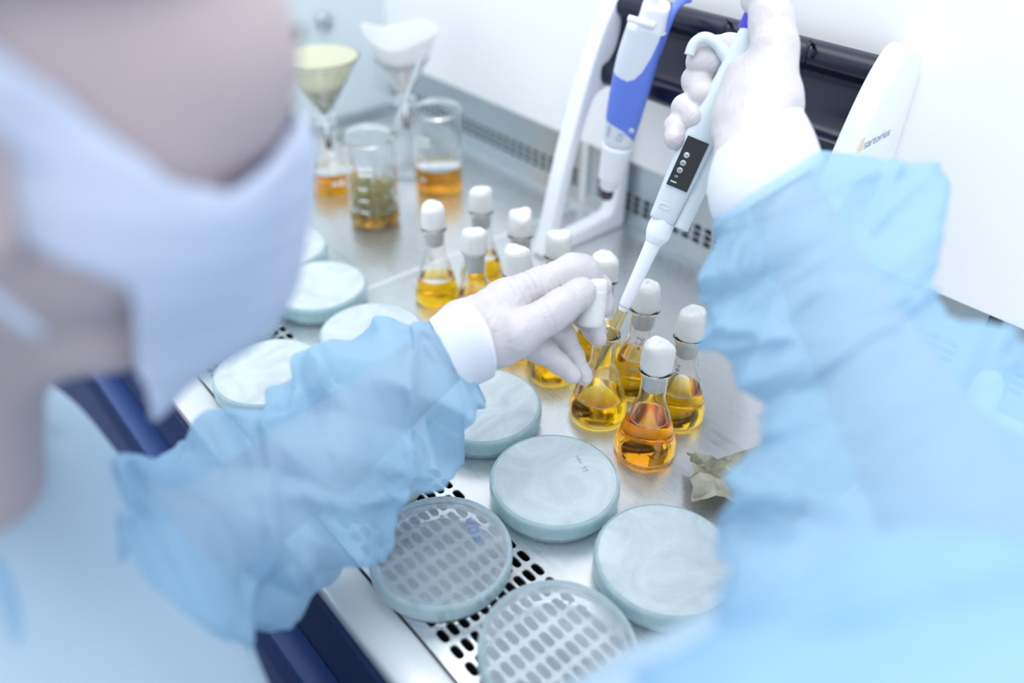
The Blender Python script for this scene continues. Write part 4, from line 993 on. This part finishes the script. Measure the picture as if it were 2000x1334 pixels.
def creases(seed, n, amp, pin0=0.06, fs=(2, 7), ft=(1, 3)):
    rs = random.Random(seed); ws = [(rs.uniform(*fs) * rs.choice((-1, 1)), rs.randint(*ft), rs.random(), rs.uniform(0.5, 1.0)) for _ in range(n)]
    def f(s, a):
        v = 0
        for (p, q, ph, am) in ws:
            u = (s * p + q * a / 6.2832 + ph + 0.08 * math.sin(a * 2 + s * 9)) % 1.0; t = abs(u - 0.5) * 2; v += am * (t - 0.5)
        v /= n ** 0.5
        for (p, q, ph, am) in ws[:4]:
            u = (s * p * 0.6 - q * a / 6.2832 + ph * 3) % 1.0; t = abs(u - 0.5) * 2; v += 0.30 * am * math.exp(-(t / 0.10) ** 2)
        return amp * v * min(1, max(0, (s - 0.0) / pin0)) 
    return f
slL = [(848, 626, 936, 748, .573), (795, 627, 928, 778, .565), (738, 637, 893, 862, .552), (640, 703, 850, 945, .532), (540, 768, 770, 1018, .512), (442, 812, 690, 1092, .49), (352, 900, 604, 1174, .462), (242, 921, 484, 1236, .432), (187, 985, 380, 1300, .41), (90, 922, 280, 1400, .385), (-80, 930, 120, 1520, .36)]
V, F = ring_loft(slL, 16, 160, 0.95, creases(8, 8, 0.42, 0.07, (2, 9)))
link('sleeve', V, F, 'gown', person, auto=32)
cfL = [(838, 624, 915, 768, .568), (866, 603, 935, 752, .568), (895, 590, 955, 742, .568), (906, 592, 960, 736, .568), (910, 600, 958, 726, .568), (900, 606, 948, 722, .568)]
V, F = ring_loft(cfL, 8, 96, 1.02, None, lambda s: 0.55 * s); link('knit_cuff', V, F, 'knit', person)
# rolled glove hem over the left cuff
slR = [(1397, 425, 1592, 298, .505), (1390, 520, 1728, 326, .485), (1400, 630, 1815, 440, .46), (1428, 740, 1800, 560, .43), (1496, 800, 1850, 610, .40), (1475, 880, 1950, 690, .365), (1440, 1000, 2080, 800, .33), (1400, 1160, 2250, 960, .295), (1300, 1330, 2420, 1200, .26), (1150, 1500, 2500, 1600, .235)]
V, F = ring_loft(slR, 16, 160, 0.9, creases(15, 7, 0.26, 0.07, (2, 8)))
link('sleeve', V, F, 'gown', person, auto=32)
cfR = [(1402, 440, 1604, 318, .510), (1388, 400, 1592, 288, .512), (1385, 350, 1580, 262, .516), (1398, 300, 1562, 232, .520), (1420, 285, 1548, 232, .522)]
V, F = ring_loft(cfR, 8, 96, 0.85, None, lambda s: 0.5 * s); link('knit_cuff', V, F, 'knit', person)

gown_caps = [(np.array([-0.385, -0.03, 0.165]), np.array([-0.30, -0.06, 0.170]), 0.068, 0.068), (np.array([-0.50, -0.04, 0.120]), np.array([-0.155, -0.065, 0.120]), 0.072, 0.070), (np.array([-0.335, -0.07, 0.08]), np.array([-0.335, -0.10, -0.70]), 0.130, 0.150),
             (np.array([-0.42, -0.06, 0.05]), np.array([-0.25, -0.06, 0.06]), 0.115, 0.115), (SHR, P(1980, 1320, 0.265), 0.056, 0.058), (SHL, P(60, 1160, 0.40), 0.060, 0.058)]
def gown_fn(X):
    d = caps_field(gown_caps, 0.03)(X)
    n = wave_noise(X, 4, 45, 2); d = d - 0.006 * n - 0.004 * np.abs(wave_noise(X, 9, 70, 1))
    d = np.maximum(d, (X[:, 2] + 0.68) * -1)
    neck = np.linalg.norm(X - np.array([-0.36, -0.01, 0.245]), axis=1) - 0.050      # neckline
    return np.maximum(d, -neck)
sdf_object('gown', gown_fn, (-0.64, -0.30, -0.70), (0.04, 0.22, 0.30), 0.007, 'gown_body', person, 2)

# face mask: a bulging shell over nose, mouth and chin
def mask_fn(X):
    q = X - HC; f = q @ FWD; s = q @ SID; u = q @ UPH
    base = caps_field([(hp_(0.030, -0.022, -0.004), hp_(0.034, 0.022, -0.004), 0.060, 0.060), (hp_(0.046, 0, -0.04), hp_(0.040, 0, -0.088), 0.060, 0.044), (hp_(0.075, 0, -0.006), hp_(0.078, 0, -0.05), 0.040, 0.042)], 0.02)(X)
    base = smin(base, caps_field(head_caps[:3], 0.022)(X) - 0.004, 0.008)
    shell_ = np.abs(base) - 0.0024
    top = u - np.interp(f, [-0.03, -0.01, 0.040, 0.060, 0.085, 0.10], [0.045, 0.037, 0.008, 0.006, 0.018, 0.020])
    lowb = -u + np.interp(f, [-0.03, -0.01, 0.035, 0.050, 0.065, 0.08], [-0.004, -0.010, -0.030, -0.075, -0.112, -0.120])
    back = -0.03 - f
    d = np.maximum(np.maximum(shell_, top), np.maximum(lowb, back))
    return d + 0.0003 * np.sin(u * 420)
sdf_object('face_mask', mask_fn, HC - 0.17, HC + 0.17, 0.0028, 'mask', person, 3)
for s in (-1, 1):
    V, F = tube(smooth_prof([hp_(0.012, s * 0.080, 0.004), hp_(-0.012, s * 0.086, 0.020), hp_(-0.022, s * 0.086, 0.004), hp_(-0.010, s * 0.084, -0.022), hp_(0.012, s * 0.078, -0.045)], 5), 0.0018, 8)
    link('ear_loop', V, F, 'mask', person)
def cap_fn(X):
    q = X - HC; f = q @ FWD; u = q @ UPH
    d = caps_field([(hp_(-0.030, 0, 0.034), hp_(0.006, 0, 0.040), 0.088, 0.080)], 0.01)(X) - 0.0025 * wave_noise(X, 3, 120, 2)
    return np.maximum(np.abs(d) - 0.0032, (0.052 + 0.35 * f) - u)
sdf_object('surgical_cap', cap_fn, HC - 0.17, HC + 0.19, 0.0035, 'cap', person, 2)

for s in (-1, 1):
    V, F = lathe([(0.0120 * math.sin(math.pi * i / 14), 0.0120 * math.cos(math.pi * i / 14)) for i in range(15)], 24, False)
    e = hp_(0.0800, s * 0.030, 0.027); link('eye', [e + np.array(v) for v in V], F, pbr('eye_white', (0.8, 0.8, 0.8), 0.2), person)
    e = hp_(0.0890, s * 0.030, 0.025); link('iris', [e + np.array(v) * 0.42 for v in V], F, pbr('iris', (0.08, 0.05, 0.03), 0.2), person)
    V, F = tube(smooth_prof([hp_(0.092, s * 0.012, 0.044), hp_(0.088, s * 0.030, 0.051), hp_(0.076, s * 0.048, 0.045)], 5), [0.0016 + 0.0012 * math.sin(3.14 * i / 10) for i in range(11)], 8)
    link('eyebrow', V, F, pbr('brow_hair', (0.06, 0.04, 0.03), 0.8), person)

# stopper held between thumb and forefinger
sa, sb = P(1152, 640, 0.5925), P(1163, 550, 0.5870)
hs = gauze_stopper((0, 0, 0), 91, 'long white gauze stopper pinched between thumb and forefinger of the left glove', SG, r=0.0098, h=0.036, neck=0.0098)
zax = norm(sb - sa); xax = norm(np.cross([0.3, 0.2, 0.9], zax)); yax = np.cross(zax, xax)
hs.matrix_world = Matrix([[xax[i], yax[i], zax[i], sa[i]] for i in range(3)] + [[0, 0, 0, 1]])

# small valve at the right edge of the rear wall
vr = tag(empty('water_tap', (-0.142, 0.672, 0)), 'small white tap with blue knob at the right edge by the rear wall', 'tap')
V, F = lathe(smooth_prof([(0.0, 0.0), (0.010, 0.001), (0.013, 0.012), (0.012, 0.030), (0.007, 0.040), (0.0, 0.042)], 4), 32, False); link('tap_body', V, F, 'white_plastic', vr)
c = pY(1983, 715, 0.655) - np.array([-0.142, 0.672, 0]); V, F = lathe([(0.0045 * math.sin(math.pi * i / 10), 0.0045 * math.cos(math.pi * i / 10)) for i in range(11)], 20, False)
link('tap_knob', [np.array(v) + c for v in V], F, 'blue_strip', vr)

# normals outwards on every mesh built from lofts
for o in list(scene.objects):
    if o.type == 'MESH' and o.name.split('.')[0] in ('sleeve', 'knit_cuff', 'funnel', 'filter_paper', 'handle', 'head_housing', 'ejector_bar', 'plunger', 'lower_barrel', 'nose_collar', 'nose_cone', 'disposable_tip', 'tip_liquid', 'tip_cone', 'tip_ejector', 'finger_hook', 'plunger_rod', 'plunger_button', 'glass_rod', 'handwritten_mark', 'person', 'glove', 'gown', 'face_mask', 'surgical_cap', 'lid_rim'):
        bm = bmesh.new(); bm.from_mesh(o.data); bmesh.ops.recalc_face_normals(bm, faces=bm.faces); bm.to_mesh(o.data); bm.free()
